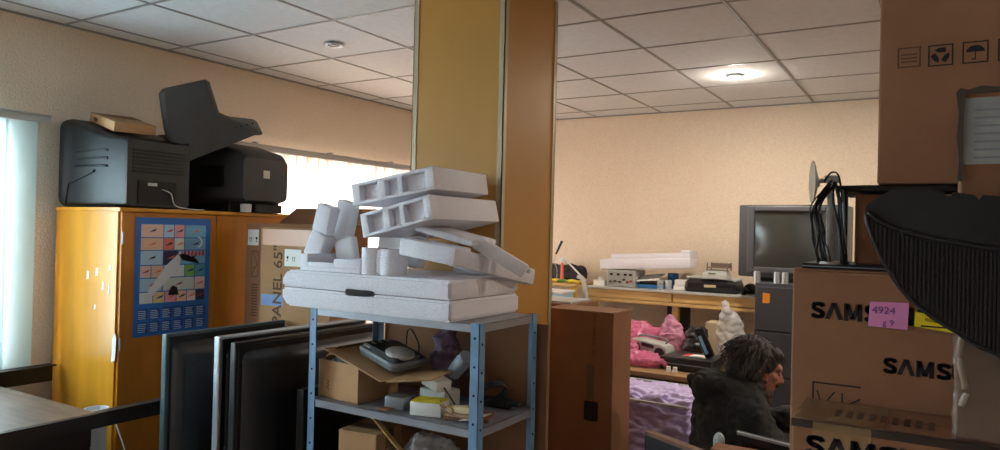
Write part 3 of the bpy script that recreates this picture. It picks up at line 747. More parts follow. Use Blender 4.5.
# purple bag behind
def bag(name, label, c, rad, m, amp=.02, sc=14, neck=None, cat='bag', rot=(0, 0, 0), flat=True):
    b = B(); b.ell((0, 0, 0), rad, rot, 40, 28)
    if neck:
        b.cyl((0, 0, rad[2]*.3), Vector(neck), rad[0]*.85, rad[0]*.22, 20); b.ell(neck, (rad[0]*.25, rad[1]*.2, rad[0]*.2), None, 16, 10)
    o = b.build(name, m, remesh=max(rad)*.05, sm=1, noise_amp=amp, noise_scale=sc)
    zmin = -rad[2]*.75
    for v in o.data.vertices:
        if v.co.z < zmin: v.co.z = zmin+(v.co.z-zmin)*.1
    zl = min(v.co.z for v in o.data.vertices)
    for v in o.data.vertices: v.co.z -= zl
    o.location = (c[0], c[1], c[2]); return tag(o, label, cat)
bag('plastic_bag', 'crumpled dark mauve plastic bag at the back of the shelf', (-1.66, 2.33, MZ+.0), (.065, .045, .16), mat('mauve_bag', (104, 84, 110), .35), .02, 22)
# white switching adapters etc
def gadget(name, label, cat, px, py, y, z, sx, sy, sz, yaw, m, extra=None, tilt=0, roll=0):
    p = at(px, py, y=y)
    t = thing(name, label, cat, (p.x, y, z), (R_(roll), R_(tilt), R_(yaw)))
    b = B(); b.box(-sx/2, sx/2, -sy/2, sy/2, 0, sz, min(sx, sy, sz)*.12); b.build('body', m, t, smooth='auto')
    if extra: extra(t)
    return t
def e_yel(t):
    b = B(); b.box(-.058, .058, -.043, .043, .0495, .052, .001); b.box(-.02, .02, -.02, .02, .052, .053); b.build('yellow_lid', YEL, t)
    b = B(); b.box(-.05, -.01, -.0445, -.0435, .01, .04); b.build('printed_label', PAPER, t)
gadget('small_box', 'small white box with bright yellow lid at the shelf edge', 'box', 430, 402, 2.085, MZ, .12, .09, .05, 14, WHITE, e_yel)
def e_sock(t):
    b = B()
    for k in range(2): b.cyl((-.03+.05*k, -.026, .022), (-.03+.05*k, -.03, .022), .008)
    b.build('sockets', HOLE, t)
    b = B(); b.tube([(.05, 0, .02), (.09, .01, -.01), (.1, .03, -.04)], .003); b.build('lead', BLKM, t, smooth=True)
gadget('power_adapter', 'white power adapter box lying above the yellow-lidded box', 'adapter', 436, 382, 2.17, MZ+.075, .11, .065, .042, -22, WHITE, e_sock, tilt=8)
gadget('white_carton', 'small grey carton under the power adapter', 'box', 440, 385, 2.19, MZ, .13, .09, .072, -6, LGREY)
def e_ring(t):
    b = B(); b.tube([(-.04+.022*math.cos(a), -.025, .022+.016*math.sin(a)) for a in [k*.7 for k in range(10)]], .003); b.build('wire_loop', mat('ochre_wire', (170, 130, 50), .5), t, smooth=True)
gadget('plug_connector', 'beige plug connector with ochre wire beside the blue post', 'connector', 462, 392, 2.09, MZ+.012, .1, .045, .035, 4, BEIGE, e_ring, tilt=-6)
t = gadget('book', 'worn brown book lying flat behind the front blue post', 'book', 470, 400, 2.13, MZ, .16, .12, .012, 20, mat('brown_cover', (112, 74, 56), .7))
b = B(); p = at(457, 367, y=2.2)
t = thing('plastic_jar', 'clear grey plastic jar lying tilted beside the white adapter', 'jar', (p.x-.05, 2.25, MZ+.12), (R_(0), R_(48), R_(-20)))
b = B(); N = 24; prof = [(.001, 0), (.028, 0), (.03, .006), (.03, .085), (.024, .095), (.024, .1), (.001, .1)]
b.ring([[Vector((r*math.cos(2*PI*i/N), r*math.sin(2*PI*i/N), z)) for i in range(N)] for r, z in prof]); b.build('body', mat('jar_plastic', (150, 164, 180), .15, alpha=.8), t, smooth='auto')
b = B(); b.cyl((0, 0, .095), (0, 0, .112), .027, n=24); b.build('cap', GREYP, t)
b = B()
for k in range(4):
    cx, cy = -1.40, 2.24
    b.tube([(cx+(.075-.004*k)*math.cos(a), cy+.05*math.sin(a), MZ+.058+.05*math.cos(a+.6)+.004*k) for a in [j*2*PI/14 for j in range(15)]], .0045, 6)
simple(b, 'cable_coil', BLKM, 'coil of black cable on the shelf behind the front blue post', 'cable', smooth=True)
b = B(); b.box(-.06, .06, -.02, .02, 0, .035, .008); b.box(.03, .10, -.015, .015, .012, .03, .004)
for v in b.bm.verts: v.co += Vector((-1.41, 2.32, MZ))
simple(b, 'scart_plug', BLKM, 'black plug lump at the right end of the shelf', 'plug')
b = B(); b.poly([(0, 0), (.09, .0), (.1, .005), (.01, .004)], .07, Matrix.Translation((-1.41, 2.06, MZ+.001)) @ Matrix.Rotation(R_(-14), 4, 'Y'))
simple(b, 'paper_slip', PAPER, 'white paper slip curling by the right shelf edge', 'paper')
b = B(); b.tube([at(440, 404, y=2.06), at(446, 412, y=2.05), at(458, 417, y=2.04), at(474, 419, y=2.03)], .003)
b.tube([at(440, 400, y=2.08), at(447, 409, y=2.07), at(460, 414, y=2.06), at(475, 414, y=2.05)], .002)
simple(b, 'copper_lead', mat('copper_lead', (150, 96, 70), .4), 'thin brown lead trailing beside the yellow-lidded box', 'cable', smooth=True)
gadget('grey_carton', 'grey plastic case under the cardboard flap, left of the yellow-lidded box', 'case', 400, 393, 2.10, MZ, .085, .08, .045, 6, GREYP)
b = B(); b.poly([(0, 0), (.05, .0), (.06, .004), (.01, .004)], .05, Matrix.Translation((at(383, 400, y=2.06).x, 2.02, MZ+.001)))
simple(b, 'cardboard_scrap', CARD, 'small scrap of brown cardboard on the shelf front edge', 'cardboard')
# lower shelf
LZ = .501
carton('small_carton', 'small light-brown carton on the lowest visible shelf', -1.95, -1.78, 2.04, 2.22, LZ, .78, CARDL, rot=R_(8))
bag('plastic_bag', 'clear plastic bag of parts on the lowest visible shelf', (-1.62, 2.18, LZ), (.14, .12, .16), CLEAR, .03, 14)
b = B(); beam(b, at(372, 415, y=2.1), at(402, 452, y=2.1), .02, .006, bev=0); beam(b, at(402, 452, y=2.1), Vector((-1.75, 2.1, LZ+.01)), .02, .006, bev=0)
simple(b, 'wooden_lath', WOODB, 'thin wooden lath leaning beneath the middle shelf', 'lath')

# ------------------------------------------------------------------ large box beyond the column
t = carton('tall_carton', 'tall narrow brown carton standing right of the column', -1.60, -1.247, 3.05, 3.27, 0, 1.19, CARD, seam=False)
T = Matrix.Translation(-Vector(t.location))
b = B(); p = at(591, 411, y=3.05); b.poly([(q_[0], q_[1]) for q_ in rr(.035, .045, .01)], .001, Matrix.Translation((p.x, 3.048, p.z))); b.build('black_label', INK, t, world=True)
b = B(); p = at(591, 380, y=3.05); b.box(p.x-.02, p.x+.015, 3.0485, 3.0496, p.z-.09, p.z+.07); b.build('grey_tape', mat('grey_tape', (104, 84, 66), .3), t, world=True)
p = at(594, 356, y=3.05); text('printed_line', 'LED TV DISPLAY UNIT', .02, INKB, t, T @ onfront(p.x+.006, 3.0484, p.z, PI/2))
b = B(); pts = [(-1.478, 2.60), (-1.44, 2.66), (-1.40, 2.8), (-1.46, 2.9), (-1.485, 2.8)]
bag('crumpled_wrap', 'crumpled brown packing paper hanging at the foot of the column', (-1.43, 2.60, 0), (.045, .10, .62), mat('brown_wrap', (168, 116, 76), .35, bump=.4, bs=20), .02, 9)
t = thing('flat_panel_box', 'open grey-topped flat carton lying behind the tall brown carton', 'box', (-1.83, 3.45, 0))
b = B(); b.box(-2.1, -1.57, 3.3, 3.6, 0, 1.185, .003); b.build('body', CARDD, t, world=True)
b = B(); b.box(-2.1, -1.6, 3.33, 3.58, 1.186, 1.195); b.build('grey_sheet', LGREY, t, world=True)

# ------------------------------------------------------------------ back bench
t = thing('upper_bench', 'pine workbench shelf with electronics along the back wall', 'workbench', (-1.7, 5.65, 0))
BX0, BX1, BY0, BZ = -2.46, -1.06, 5.4, 1.12
b = B(); b.box(BX0, BX1, BY0-.02, 5.93, BZ-.016, BZ, .002); b.build('top', LGREY, t, world=True)
b = B(); b.box(BX0, -1.74, BY0, BY0+.03, BZ-.085, BZ-.016, .003); b.box(-1.73, BX1-.06, BY0, BY0+.03, BZ-.085, BZ-.016, .003); b.build('front_board', WOODB, t, world=True)
b = B(); b.box(BX0, BX1, BY0-.015, BY0+.05, BZ-.115, BZ-.09, .003); b.build('lower_rail', WOODB, t, world=True)
for cx in (BX0+.04, -1.72, BX1-.04):
    b = B(); b.box(cx-.025, cx+.025, BY0+.03, BY0+.08, 0, BZ-.016, .003); b.build('post', WOODB, t, world=True)
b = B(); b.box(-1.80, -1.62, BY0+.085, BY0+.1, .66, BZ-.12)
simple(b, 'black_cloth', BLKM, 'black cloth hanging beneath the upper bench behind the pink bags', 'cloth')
t = thing('lower_bench', 'low wooden workbench heaped with pink bags', 'workbench', (-1.7, 4.85, 0))
LB = .69
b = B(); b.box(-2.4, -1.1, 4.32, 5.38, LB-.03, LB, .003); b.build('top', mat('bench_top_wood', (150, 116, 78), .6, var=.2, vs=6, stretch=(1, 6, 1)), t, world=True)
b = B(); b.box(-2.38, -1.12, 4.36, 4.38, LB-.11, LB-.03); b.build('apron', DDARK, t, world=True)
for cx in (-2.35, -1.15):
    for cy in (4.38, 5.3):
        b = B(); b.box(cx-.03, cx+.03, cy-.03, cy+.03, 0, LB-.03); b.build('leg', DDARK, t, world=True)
t = thing('small_table', 'small table with yellow legs in the back left corner of the work area', 'table', (-2.85, 5.6, 0))
b = B(); b.box(-3.2, -2.53, 5.36, 5.88, 1.105, 1.125, .002); b.build('top', WOODB, t, world=True)
YLEG = mat('yellow_leg', (214, 176, 60), .5)
for cx in (-3.17, -2.56):
    for cy in (5.39, 5.85):
        b = B(); b.box(cx-.02, cx+.02, cy-.02, cy+.02, 0, 1.105); b.build('leg', YLEG, t, world=True)

def base_at(px, py, y): return at(px, py, y=y)
# foam board over the instrument
t = thing('foam_slab', 'white foam slab laid across the equipment on the back bench', 'packing foam', at(649, 267, y=5.62), (R_(0), R_(-3.0), R_(3)))
b = B(); b.box(-.375, .365, -.13, .13, -.012, .07, .012); b.box(-.28, .365, -.12, .13, .06, .11, .01); b.box(.29, .365, -.12, .13, .1, .13, .008); b.build('body', FOAM, t, smooth='auto')
# instrument
t = thing('bench_power_supply', 'grey measuring instrument with dials under the foam slab', 'instrument', (-2.19, 5.6, BZ+.001))
b = B(); b.box(-.12, .12, -.12, .12, 0, .135, .005); b.build('case', LGREY, t)
b = B(); b.box(-.11, .11, -.124, -.119, .01, .125, .002); b.build('front_panel', mat('panel_grey', (160, 162, 156), .5), t)
b = B()
for x_, z_ in ((-.08, .1), (-.02, .1), (.04, .1), (.085, .1)): b.box(x_-.012, x_+.012, -.127, -.123, z_-.008, z_+.008)
b.build('display_windows', HOLE, t)
for i, (x_, z_) in enumerate(((-.085, .04), (-.045, .045), (-.005, .04), (.03, .06), (.06, .04), (.09, .05))):
    b = B(); b.cyl((x_, -.124, z_), (x_, -.138, z_), .009, .008, 12); b.build('knob', [mat('red_knob', (170, 40, 40), .4) if i > 3 else BLK][0], t)
# blue printer tray
t = thing('label_printer', 'blue and black device with a white sheet on the back bench', 'printer', (-1.955, 5.6, BZ+.001))
b = B(); b.box(-.1, .1, -.1, .1, 0, .03, .006); b.m(1); b.box(-.09, .09, -.08, .1, .03, .06, .006); b.build('body', [BLUEP, BLK], t)
b = B(); b.box(-.11, .07, -.1, .08, 0, .003, mtx=Matrix.Translation((0, 0, .085)) @ Matrix.Rotation(R_(14), 4, 'X') @ Matrix.Rotation(R_(-6), 4, 'Y')); b.build('paper_sheet', PAPER, t)
def cup(name, label, cat, x, y, z, r, h, m, r1=None):
    b = B(); r1 = r1 or r*1.1; N = 20; prof = [(.001, 0), (r, 0), (r1, h), (r1-.003, h), (r-.003, .004), (.001, .004)]
    b.ring([[Vector((x+q[0]*math.cos(2*PI*i/N), y+q[0]*math.sin(2*PI*i/N), z+q[1])) for i in range(N)] for q in prof])
    return simple(b, name, m, label, cat, smooth='auto')
cup('plastic_tub', 'round blue plastic tub standing on the back bench', 'tub', -1.82, 5.68, BZ+.002, .04, .12, BLUEP)
cup('drinking_glass', 'clear drinking glass in front of the blue tub', 'glass', -1.865, 5.5, BZ+.002, .025, .075, GLASS)
cup('drinking_glass', 'clear drinking glass directly right of the other glass', 'glass', -1.80, 5.5, BZ+.002, .025, .075, GLASS)
for k, (dx, lab) in enumerate(((0, 'lower white carton beside the glasses on the back bench'), (.01, 'upper white carton beside the glasses on the back bench'))):
    b = B(); b.box(-1.76+dx, -1.64+dx, 5.5, 5.6, BZ+.001+k*.042, BZ+.041+k*.042, .003); simple(b, 'white_carton', WHITE, lab, 'box')
# black printer
t = thing('opened_printer', 'black opened printer carrying the kitchen scale on the back bench', 'printer', (-1.47, 5.6, BZ+.001))
b = B(); loftz(b, [(0, 0, 0, .19, .12, .03), (.03, 0, 0, .2, .14, .03), (.07, 0, 0, .19, .14, .03), (.10, 0, .02, .17, .12, .02)]); b.build('case', BLK, t, smooth='auto')
b = B(); b.box(-.19, -.02, -.1, .12, .10, .115, .005); b.box(-.02, .19, -.1, .12, .09, .105, .005); b.build('lid', LGREY, t)
b = B(); b.box(-.04, .05, -.145, -.12, .04, .06, .003); b.build('cartridge', BEIGE, t)
t = thing('kitchen_scale', 'pale scale with a display and wire basket top', 'scale', (-1.44, 5.55, BZ+.108))
b = B(); loftz(b, [(0, 0, 0, .10, .08, .02), (.03, 0, 0, .095, .075, .02), (.065, 0, .02, .075, .05, .015)]); b.build('body', LGREY, t, smooth='auto')
b = B(); b.box(-.045, .01, -.072, -.068, .02, .045); b.build('display', mat('lcd', (96, 104, 96), .3), t)
b = B(); b.box(-.06, .09, -.05, .07, .08, .086)
for x_ in (-.06, .09):
    for y_ in (-.05, .07): b.box(x_-.004, x_+.004, y_-.004, y_+.004, .06, .12)
b.box(-.06, .09, .066, .07, .08, .115); b.build('basket', mat('brown_basket', (128, 112, 100), .5, metal=.4), t)
b = B()
for x_, y_, s_ in ((-1.2, 5.6, .05), (-1.13, 5.55, .045), (-1.08, 5.62, .055), (-1.22, 5.5, .035)): b.ell((x_, y_, BZ+s_*.8), (s_, s_, s_*.8))
o = simple(b, 'cable_heap', BLKM, 'heap of black cables between the printer and the large monitor', 'cables', remesh=.008, noise_amp=.015, noise_scale=30)
# left corner items on the small table
ZT2 = 1.126
b = B(); b.box(-3.1, -2.62, 5.6, 5.8, ZT2+.015, ZT2+.14, .03); simple(b, 'tool_pouch', mat('dark_pouch', (44, 40, 48), .7), 'dark tool pouch at the back of the small table', 'pouch', smooth='auto', remesh=.012, noise_amp=.02, noise_scale=10)
t = thing('desk_lamp', 'white jointed lamp arm on the small back table', 'lamp', (-2.52, 5.5, ZT2))
A0 = Vector((-2.52, 5.5, ZT2)); E1 = at(584, 279, y=5.5); E2 = at(564, 258, y=5.5)
b = B(); b.cyl((-2.545, 5.5, ZT2), (-2.545, 5.5, ZT2+.012), .04, n=20); b.build('base', WHITE, t, world=True)
b = B(); b.cyl((-2.545, 5.5, ZT2+.01), E1, .006); b.cyl(E1, E2, .007); b.ell(E1, (.012,)*3); b.build('arm', WHITE, t, world=True, smooth='auto')
b = B(); b.cyl(E2, E2+Vector((-.02, 0, -.03)), .014, .03, 16); b.build('lamp_shade', WHITE, t, world=True, smooth='auto')
t = thing('soldering_iron', 'black soldering iron resting in its stand on the small back table', 'tool', at(556, 283, y=5.55))
b = B(); b.cyl(at(556, 254, y=5.55), at(562, 241, y=5.55), .008, .011); b.build('handle', BLK, t, world=True)
b = B(); b.cyl(at(556, 254, y=5.55), at(554, 262, y=5.55), .003, .002); b.build('tip', SILV, t, world=True)
b = B(); b.tube([at(554, 262, y=5.55), at(557, 270, y=5.55), at(556, 283, y=5.55)], .004); b.build('stand', SILV, t, world=True)
b = B(); p = at(562, 270, y=5.5); b.cyl((p.x, 5.5, ZT2), (p.x, 5.5, ZT2+.17), .016, .01, 16); simple(b, 'red_bottle', mat('red_tool', (226, 110, 80), .5), 'slim orange-red bottle on the small back table', 'bottle', smooth='auto')
GRN = mat('green_tool', (80, 130, 60), .5); YT = mat('yellow_tool', (220, 190, 40), .5)
for k, (px, m_, lb) in enumerate(((553, YT, 'yellow pliers at the left front of the small back table'), (563, GRN, 'green-handled pliers in the middle of the small back table'), (573, YT, 'yellow screwdriver at the right front of the small back table'))):
    p = at(px, 280, y=5.42); b = B()
    b.tube([(p.x-.06, 5.42, ZT2+.014), (p.x, 5.44, ZT2+.02), (p.x+.05, 5.42, ZT2+.016)], .013, 8); b.tube([(p.x-.06, 5.45, ZT2+.014), (p.x, 5.44, ZT2+.018), (p.x+.07, 5.46, ZT2+.014)], .011, 8)
    simple(b, 'hand_tool', m_, lb, 'tool', smooth=True)
t = thing('white_duct', 'white flexible hose draped down by the end of the pine bench', 'hose', (-2.5, 5.36, 0))
b = B(); b.tube([at(578, 276, y=5.3), at(583, 280, y=5.3), at(585, 292, y=5.3), at(586, 310, y=5.3), (-2.46, 5.28, .5), (-2.46, 5.28, .02)], .02, 10); b.build('body', LGREY, t, world=True, smooth=True)
t = thing('storage_box', 'pale blue storage box seen low between column and small table legs', 'box', (-2.8, 5.2, 0))
p = at(563, 294, y=5.1); b = B(); b.box(-2.98, p.x, 5.1, 5.3, 0, p.z, .006); b.build('body', mat('pale_blue_plastic', (170, 205, 226), .4), t, world=True)
b = B(); b.box(-2.99, p.x+.01, 5.09, 5.31, p.z, p.z+.02, .004); b.build('lid', WHITE, t, world=True)
b = B(); b.poly([(-.05, 0), (.05, 0), (.045, .05), (.02, .045), (.0, .075), (-.01, .04), (-.05, .045)], .06, Matrix.Translation((-2.38, 5.48, BZ+.001))); simple(b, 'paper_bundle', PAPER, 'crumpled white paper at the left end of the back bench', 'paper')

# large tube monitor on filing cabinet
t = thing('filing_cabinet', 'dark grey steel filing cabinet with orange sticker', 'filing cabinet', (-.80, 5.25, 0))
FX0, FX1, FY0, FH = -1.045, -.57, 5.0, 1.245
b = B(); b.box(FX0, FX1, FY0+.02, FY0+.5, 0, FH, .004); b.build('carcass', FILE, t, world=True)
for k in range(4):
    z0 = FH-.02-(k+1)*.3; b = B(); b.box(FX0+.012, FX1-.012, FY0, FY0+.022, z0+.006, z0+.296, .004); d = b.build('drawer', FILE, t, world=True)
    b = B(); cx = -.73; b.box(cx-.06, cx+.06, FY0-.03, FY0-.02, z0+.12, z0+.135, .002); b.box(cx-.06, cx-.05, FY0-.03, FY0, z0+.12, z0+.135); b.box(cx+.05, cx+.06, FY0-.03, FY0, z0+.12, z0+.135); b.build('handle', SILV, d, world=True)
    b = B(); b.box(cx-.03, cx+.03, FY0-.003, FY0, z0+.19, z0+.23); b.build('card_holder', LGREY if k == 0 else SILV, d, world=True)
b = B(); p = at(766, 298, y=FY0); b.poly([(-.022, -.035), (.024, -.033), (.026, .03), (-.02, .035)], .002, Matrix.Translation((p.x, FY0-.003, p.z))); b.build('orange_sticker', ORANGE, t, world=True)
t = thing('tube_monitor', 'large dark grey tube monitor standing on the filing cabinet', 'monitor', (-.865, 5.18, FH+.03), R_(-4))
b = B(); b.box(-.34, .34, 0, .34, 0, .5, .012); b.box(-.28, .28, -.012, 0.01, .0, .5, .008); b.build('case', mat('monitor_grey', (70, 72, 76), .45), t, smooth='auto')
b = B(); 
for q_ in ((-.27, -.225, .03, .49), (.235, .275, .03, .49), (-.225, .235, .455, .49), (-.225, .235, .03, .07)): b.box(q_[0], q_[1], -.03, -.01, q_[2], q_[3], .006)
b.build('bezel', mat('bezel_grey', (80, 82, 86), .4), t)
b = B(); N = 12; V = [[b.bm.verts.new((-.23+.47*i/N, -.012-.012*(1-((i/N-.5)*2)**2)*(1-((j/N-.5)*2)**2), .065+.395*j/N)) for i in range(N+1)] for j in range(N+1)]
for j in range(N):
    for i in range(N): b.bm.faces.new((V[j][i], V[j][i+1], V[j+1][i+1], V[j+1][i]))
b.build('screen', SCR, t, smooth=True)
b = B(); b.box(-.2, .2, .05, .3, -.029, 0, .004); b.build('foot', BLK, t)
for px, lb in ((757, 'leftmost small silver can on the filing cabinet'), (777, 'middle small silver can on the filing cabinet'), (785, 'rightmost small silver can on the filing cabinet')):
    p = at(px, 280, y=5.04); b = B(); b.cyl((p.x, 5.04, FH+.001), (p.x, 5.04, FH+.07), .022, n=20); b.cyl((p.x, 5.04, FH+.07), (p.x, 5.04, FH+.076), .019, n=20)
    simple(b, 'metal_can', SILV, lb, 'can', smooth='auto')

# pink bags and clutter on lower bench
bag('plastic_bag', 'long deep pink plastic bag at the back left of the low bench', (-1.93, 5.05, LB), (.26, .14, .13), PINK, .035, 9)
bag('plastic_bag', 'flattened pink and white plastic bag at the front of the low bench', (-1.66, 4.52, LB), (.22, .09, .055), PINK, .035, 11)
bag('plastic_bag', 'upright pale pink plastic bag with gathered top behind the radio', (-1.60, 5.0, LB), (.10, .07, .15), PINKL, .022, 9, neck=(-.015, 0, .165))
bag('plastic_bag', 'deep pink bag lying at the left behind the flattened bag', (-1.86, 4.66, LB), (.15, .12, .095), PINK, .03, 11)
bag('plastic_bag', 'clear white plastic bag full of parts beside the filing cabinet', (-1.19, 4.98, LB), (.105, .085, .2), CLEAR, .022, 8, neck=(-.04, 0, .25))
b = B(); b.ell((0, 0, .08), (.1, .06, .09)); b.cyl((.03, 0, .1), (.05, 0, .22), .05, .03); b.ell((-.02, 0, .16), (.05, .04, .07))
o = simple(b, 'black_bag', BLK, 'glossy black bag with a white tag on the low bench', 'bag', remesh=.01, noise_amp=.02, noise_scale=14); o.location = (-1.42, 4.95, LB+.0)
t = thing('radio_cassette', 'silver and black portable radio between the pink bags', 'radio', (-1.66, 4.74, LB+.013), (R_(0), R_(4), R_(-18)))
b = B(); b.ring([[Vector((x_, p_[0], .065+p_[1])) for p_ in rr(.05, hz, .02)] for x_, hz in ((-.15, .035), (-.14, .055), (-.08, .065), (.08, .065), (.14, .055), (.15, .035))]); b.build('body', LGREY, t, smooth='auto')
b = B()
for x_ in (-.1, .1):
    b = B(); b.cyl((x_, -.046, .06), (x_, -.056, .06), .042, .04, 24); b.build('speaker_grille', BLK, t, smooth='auto')
b = B(); b.box(-.05, .05, -.056, -.048, .085, .11, .003); b.build('tuning_window', BLK, t)
b = B(); b.tube([(-.11, 0, .11), (-.1, 0, .145), (.1, 0, .155), (.11, 0, .12)], .007); b.build('handle', GREYP, t, smooth=True)
t = carton('beige_carton', 'pale beige carton behind the black bag under the upper bench', -1.42, -1.22, 5.2, 5.36, LB, .93, mat('pale_card', (198, 182, 148), .8), seam=False)
t = thing('laptop_case', 'flat black case with red and white label on the low bench', 'case', (-1.34, 4.62, LB+.001), R_(-4))
b = B(); b.box(-.17, .17, -.14, .14, 0, .085, .012); b.build('body', BLK, t, smooth='auto')
b = B(); b.box(-.165, .165, -.143, -.139, .04, .046); b.build('seam', GREYP, t)
b = B(); b.box(-.05, .1, -.05, .05, .085, .087); b.m(1); b.box(-.05, -.01, -.05, .05, .087, .0875); b.build('label', [PAPER, mat('red_label', (190, 50, 60), .5)], t)
t = thing('handheld_device', 'black handheld device with blue stripe standing on the black case', 'device', (-1.22, 4.6, LB+.09), (0, R_(-24), R_(10)))
b = B(); b.box(-.03, .03, -.02, .02, 0, .2, .012); b.build('body', BLK, t, smooth='auto')
b = B(); b.box(-.02, .0, -.022, -.019, .03, .15); b.build('stripe', mat('light_blue', (130, 180, 214), .4), t)
p = at(689, 362, z=LB)
for dx, lb in ((0, 'left small white cap at the front edge of the low bench'), (.042, 'right small white cap at the front edge of the low bench')):
    b = B(); b.cyl((p.x+dx, 4.42, LB+.001), (p.x+dx, 4.42, LB+.035), .016, .013, 14); simple(b, 'bottle_cap', WHITE, lb, 'cap', smooth='auto')

# purple wrapped stack
t = thing('wrapped_stack', 'stack wrapped in crinkled purple film in front of the low bench', 'wrapped goods', (-1.55, 3.95, 0))
p = at(629, 393, y=3.75); q_ = at(692, 400, y=3.75)
def crinkle(b, x0, x1, y0, y1, z0, z1, n=26, amp=.018, sc=14):
    g = bmesh.ops.create_grid(b.bm, x_segments=n, y_segments=n, size=.5)
    bmesh.ops.delete(b.bm, geom=g['verts'], context='VERTS')
    c = bmesh.ops.create_cube(b.bm, size=1)
    es = list({e for v in c['verts'] for e in v.link_edges})
    r = bmesh.ops.subdivide_edges(b.bm, edges=es, cuts=n, use_grid_fill=True)
    for v in b.bm.verts:
        P = Vector(((x0+x1)/2+v.co.x*(x1-x0), (y0+y1)/2+v.co.y*(y1-y0), (z0+z1)/2+v.co.z*(z1-z0)))
        s_ = Vector((P.x*sc*.4, P.y*sc*.4, P.z*sc*1.6))
        nrm = Vector((v.co.x, v.co.y, v.co.z))
        v.co = P+nrm*amp*(noise.noise(s_)+.8*abs(noise.noise(s_*2.2)))
b = B(); crinkle(b, -1.98, q_.x-.02, 3.75, 4.12, .01, p.z-.012, 60, .07, 30); b.build('film', PURP, t, world=True, smooth=True)
b = B(); b.box(-2.0, q_.x-.01, 3.70, 3.715, p.z-.03, p.z-.018, .003); b.box(-2.0, q_.x-.01, 4.14, 4.155, p.z-.02, p.z+.004, .003); b.build('silver_edging', LGREY, t, world=True)
b = B(); b.box(-1.9, -1.28, 4.2, 4.3, 0, .58, .005); simple(b, 'black_crate', BLKM, 'black crate under the front of the low bench', 'crate')
for k, (px, py, lb) in enumerate(((636, 385, 'white sheet corner left under the low bench'), (668, 386, 'white sheet corner right under the low bench'))):
    p = at(px, py, y=4.18); b = B(); b.poly([(-.07, -.05), (.05, -.05), (.0, .03), (-.07, .02)], .01, Matrix.Translation((p.x, 4.18, .63)))
    simple(b, 'paper_sheet', PAPER, lb, 'paper')
# ------------------------------------------------------------------ person
PO = Vector((-.623-.2*.853, 3.023-.2*.521, 0))
b = B()
ZH = 1.03; HX = .20
# head: skull, face, jaw, nose, ears; looks down a little
hm = Matrix.Translation((HX, 0, ZH)) @ Matrix.Rotation(R_(-6), 4, 'Z') @ Matrix.Rotation(R_(16), 4, 'Y')
b.T = hm
b.ell((-.012, 0, .025), (.098, .078, .088)); b.ell((.03, 0, -.03), (.066, .062, .082)); b.ell((.045, 0, -.085), (.042, .044, .032))
b.ell((.082, 0, .02), (.018, .055, .02)); b.cap((.094, 0, .005), (.112, 0, -.028), .011, .014); b.ell((.1, .013, -.033), (.01, .009, .008)); b.ell((.1, -.013, -.033), (.01, .009, .008))
b.ell((.088, 0, -.058), (.014, .026, .008)); b.ell((.086, 0, -.07), (.013, .022, .008)); b.ell((.082, 0, -.098), (.018, .024, .018))
for s in (-1, 1):
    b.ell((.068, s*.038, -.018), (.022, .022, .018)); b.ell((-.01, s*.079, -.012), (.02, .01, .034), (0, 0, s*.3)); b.ell((.08, s*.03, -.002), (.012, .013, .009))
b.T = Matrix()
b.cap((HX-.03, 0, ZH-.05), (.12, 0, .90), .056, .062)
sk = {}
def limb(b, pts, rs):
    for i in range(len(pts)-1): b.cap(pts[i], pts[i+1], rs[i], rs[i+1])
torso = [((.1, 0, .52), .12), ((.1, 0, .66), .115), ((.105, 0, .80), .12), ((.11, 0, .88), .10)]
for s in (-1, 1): limb(b, [Vector(p_)+Vector((0, s*.05, 0)) for p_, _ in torso], [r_ for _, r_ in torso])
ARM = {-1: [(.115, -.165, .88), (.21, -.235, .72), (.44, -.17, .76), (.495, -.15, .766)], 1: [(.125, .165, .88), (.26, .22, .745), (.48, .10, .81), (.53, .085, .82)]}
for s in (-1, 1):
    A = ARM[s]; limb(b, A[:3], [.055, .045, .03]); b.cap(A[2], A[3], .03, .026)
    w0 = Vector(A[3]); d = (w0-Vector(A[2])).normalized(); side = Vector((0, 0, 1)).cross(d).normalized()*-s; up = d.cross(side).normalized()
    if up.z < 0: up = -up
    palm = w0+d*.045
    b.ell(palm, (.05, .038, .017), (0, 0, math.atan2(d.y, d.x)), 16, 10)
    for k in range(4):
        o0 = palm+d*.035+side*(.027-.018*k); L = (.036, .042, .039, .03)[k]
        p1 = o0+d*L*.9-up*.006; p2 = p1+d*L*.55-up*.02; p3 = p2+d*L*.2-up*.024
        limb(b, [o0, p1, p2, p3], [.0095, .0088, .0082, .0074])
    o0 = palm+side*.028-d*.02; limb(b, [o0, o0+side*.022+d*.02-up*.01, o0+side*.025+d*.045-up*.022], [.012, .0105, .009])
    h0 = Vector((.12, s*.10, .5)); limb(b, [h0, (.54, s*.15, .50), (.53, s*.15, .10)], [.085, .06, .04]); b.cap((.53, s*.15, .06), (.68, s*.17, .035), .035, .03)
person = b.build('person', SKIN, remesh=.0065, sm=3)
person.location = PO; person.rotation_euler = (0, 0, R_(31.4))
tag(person, 'bearded person in black hooded jacket sitting bent over the work desk, seen from the side', 'person')
# jacket
b = B()
tj = [((.11, 0, .50), .145), ((.105, 0, .66), .145), ((.105, 0, .79), .145), ((.11, 0, .87), .12), ((.12, 0, .93), .085)]
for s in (-1, 1): limb(b, [Vector(p_)+Vector((0, s*.05*(1 if i < 4 else .2), 0)) for i, (p_, _) in enumerate(tj)], [r_ for _, r_ in tj])
for s in (-1, 1):
    A = ARM[s]; limb(b, A[:3], [.082, .068, .048]); b.cap(Vector(A[2]), Vector(A[2])+(Vector(A[3])-Vector(A[2]))*.4, .05, .05)
    b.cap((.09, s*.06, .905), Vector(A[0]), .082, .082)
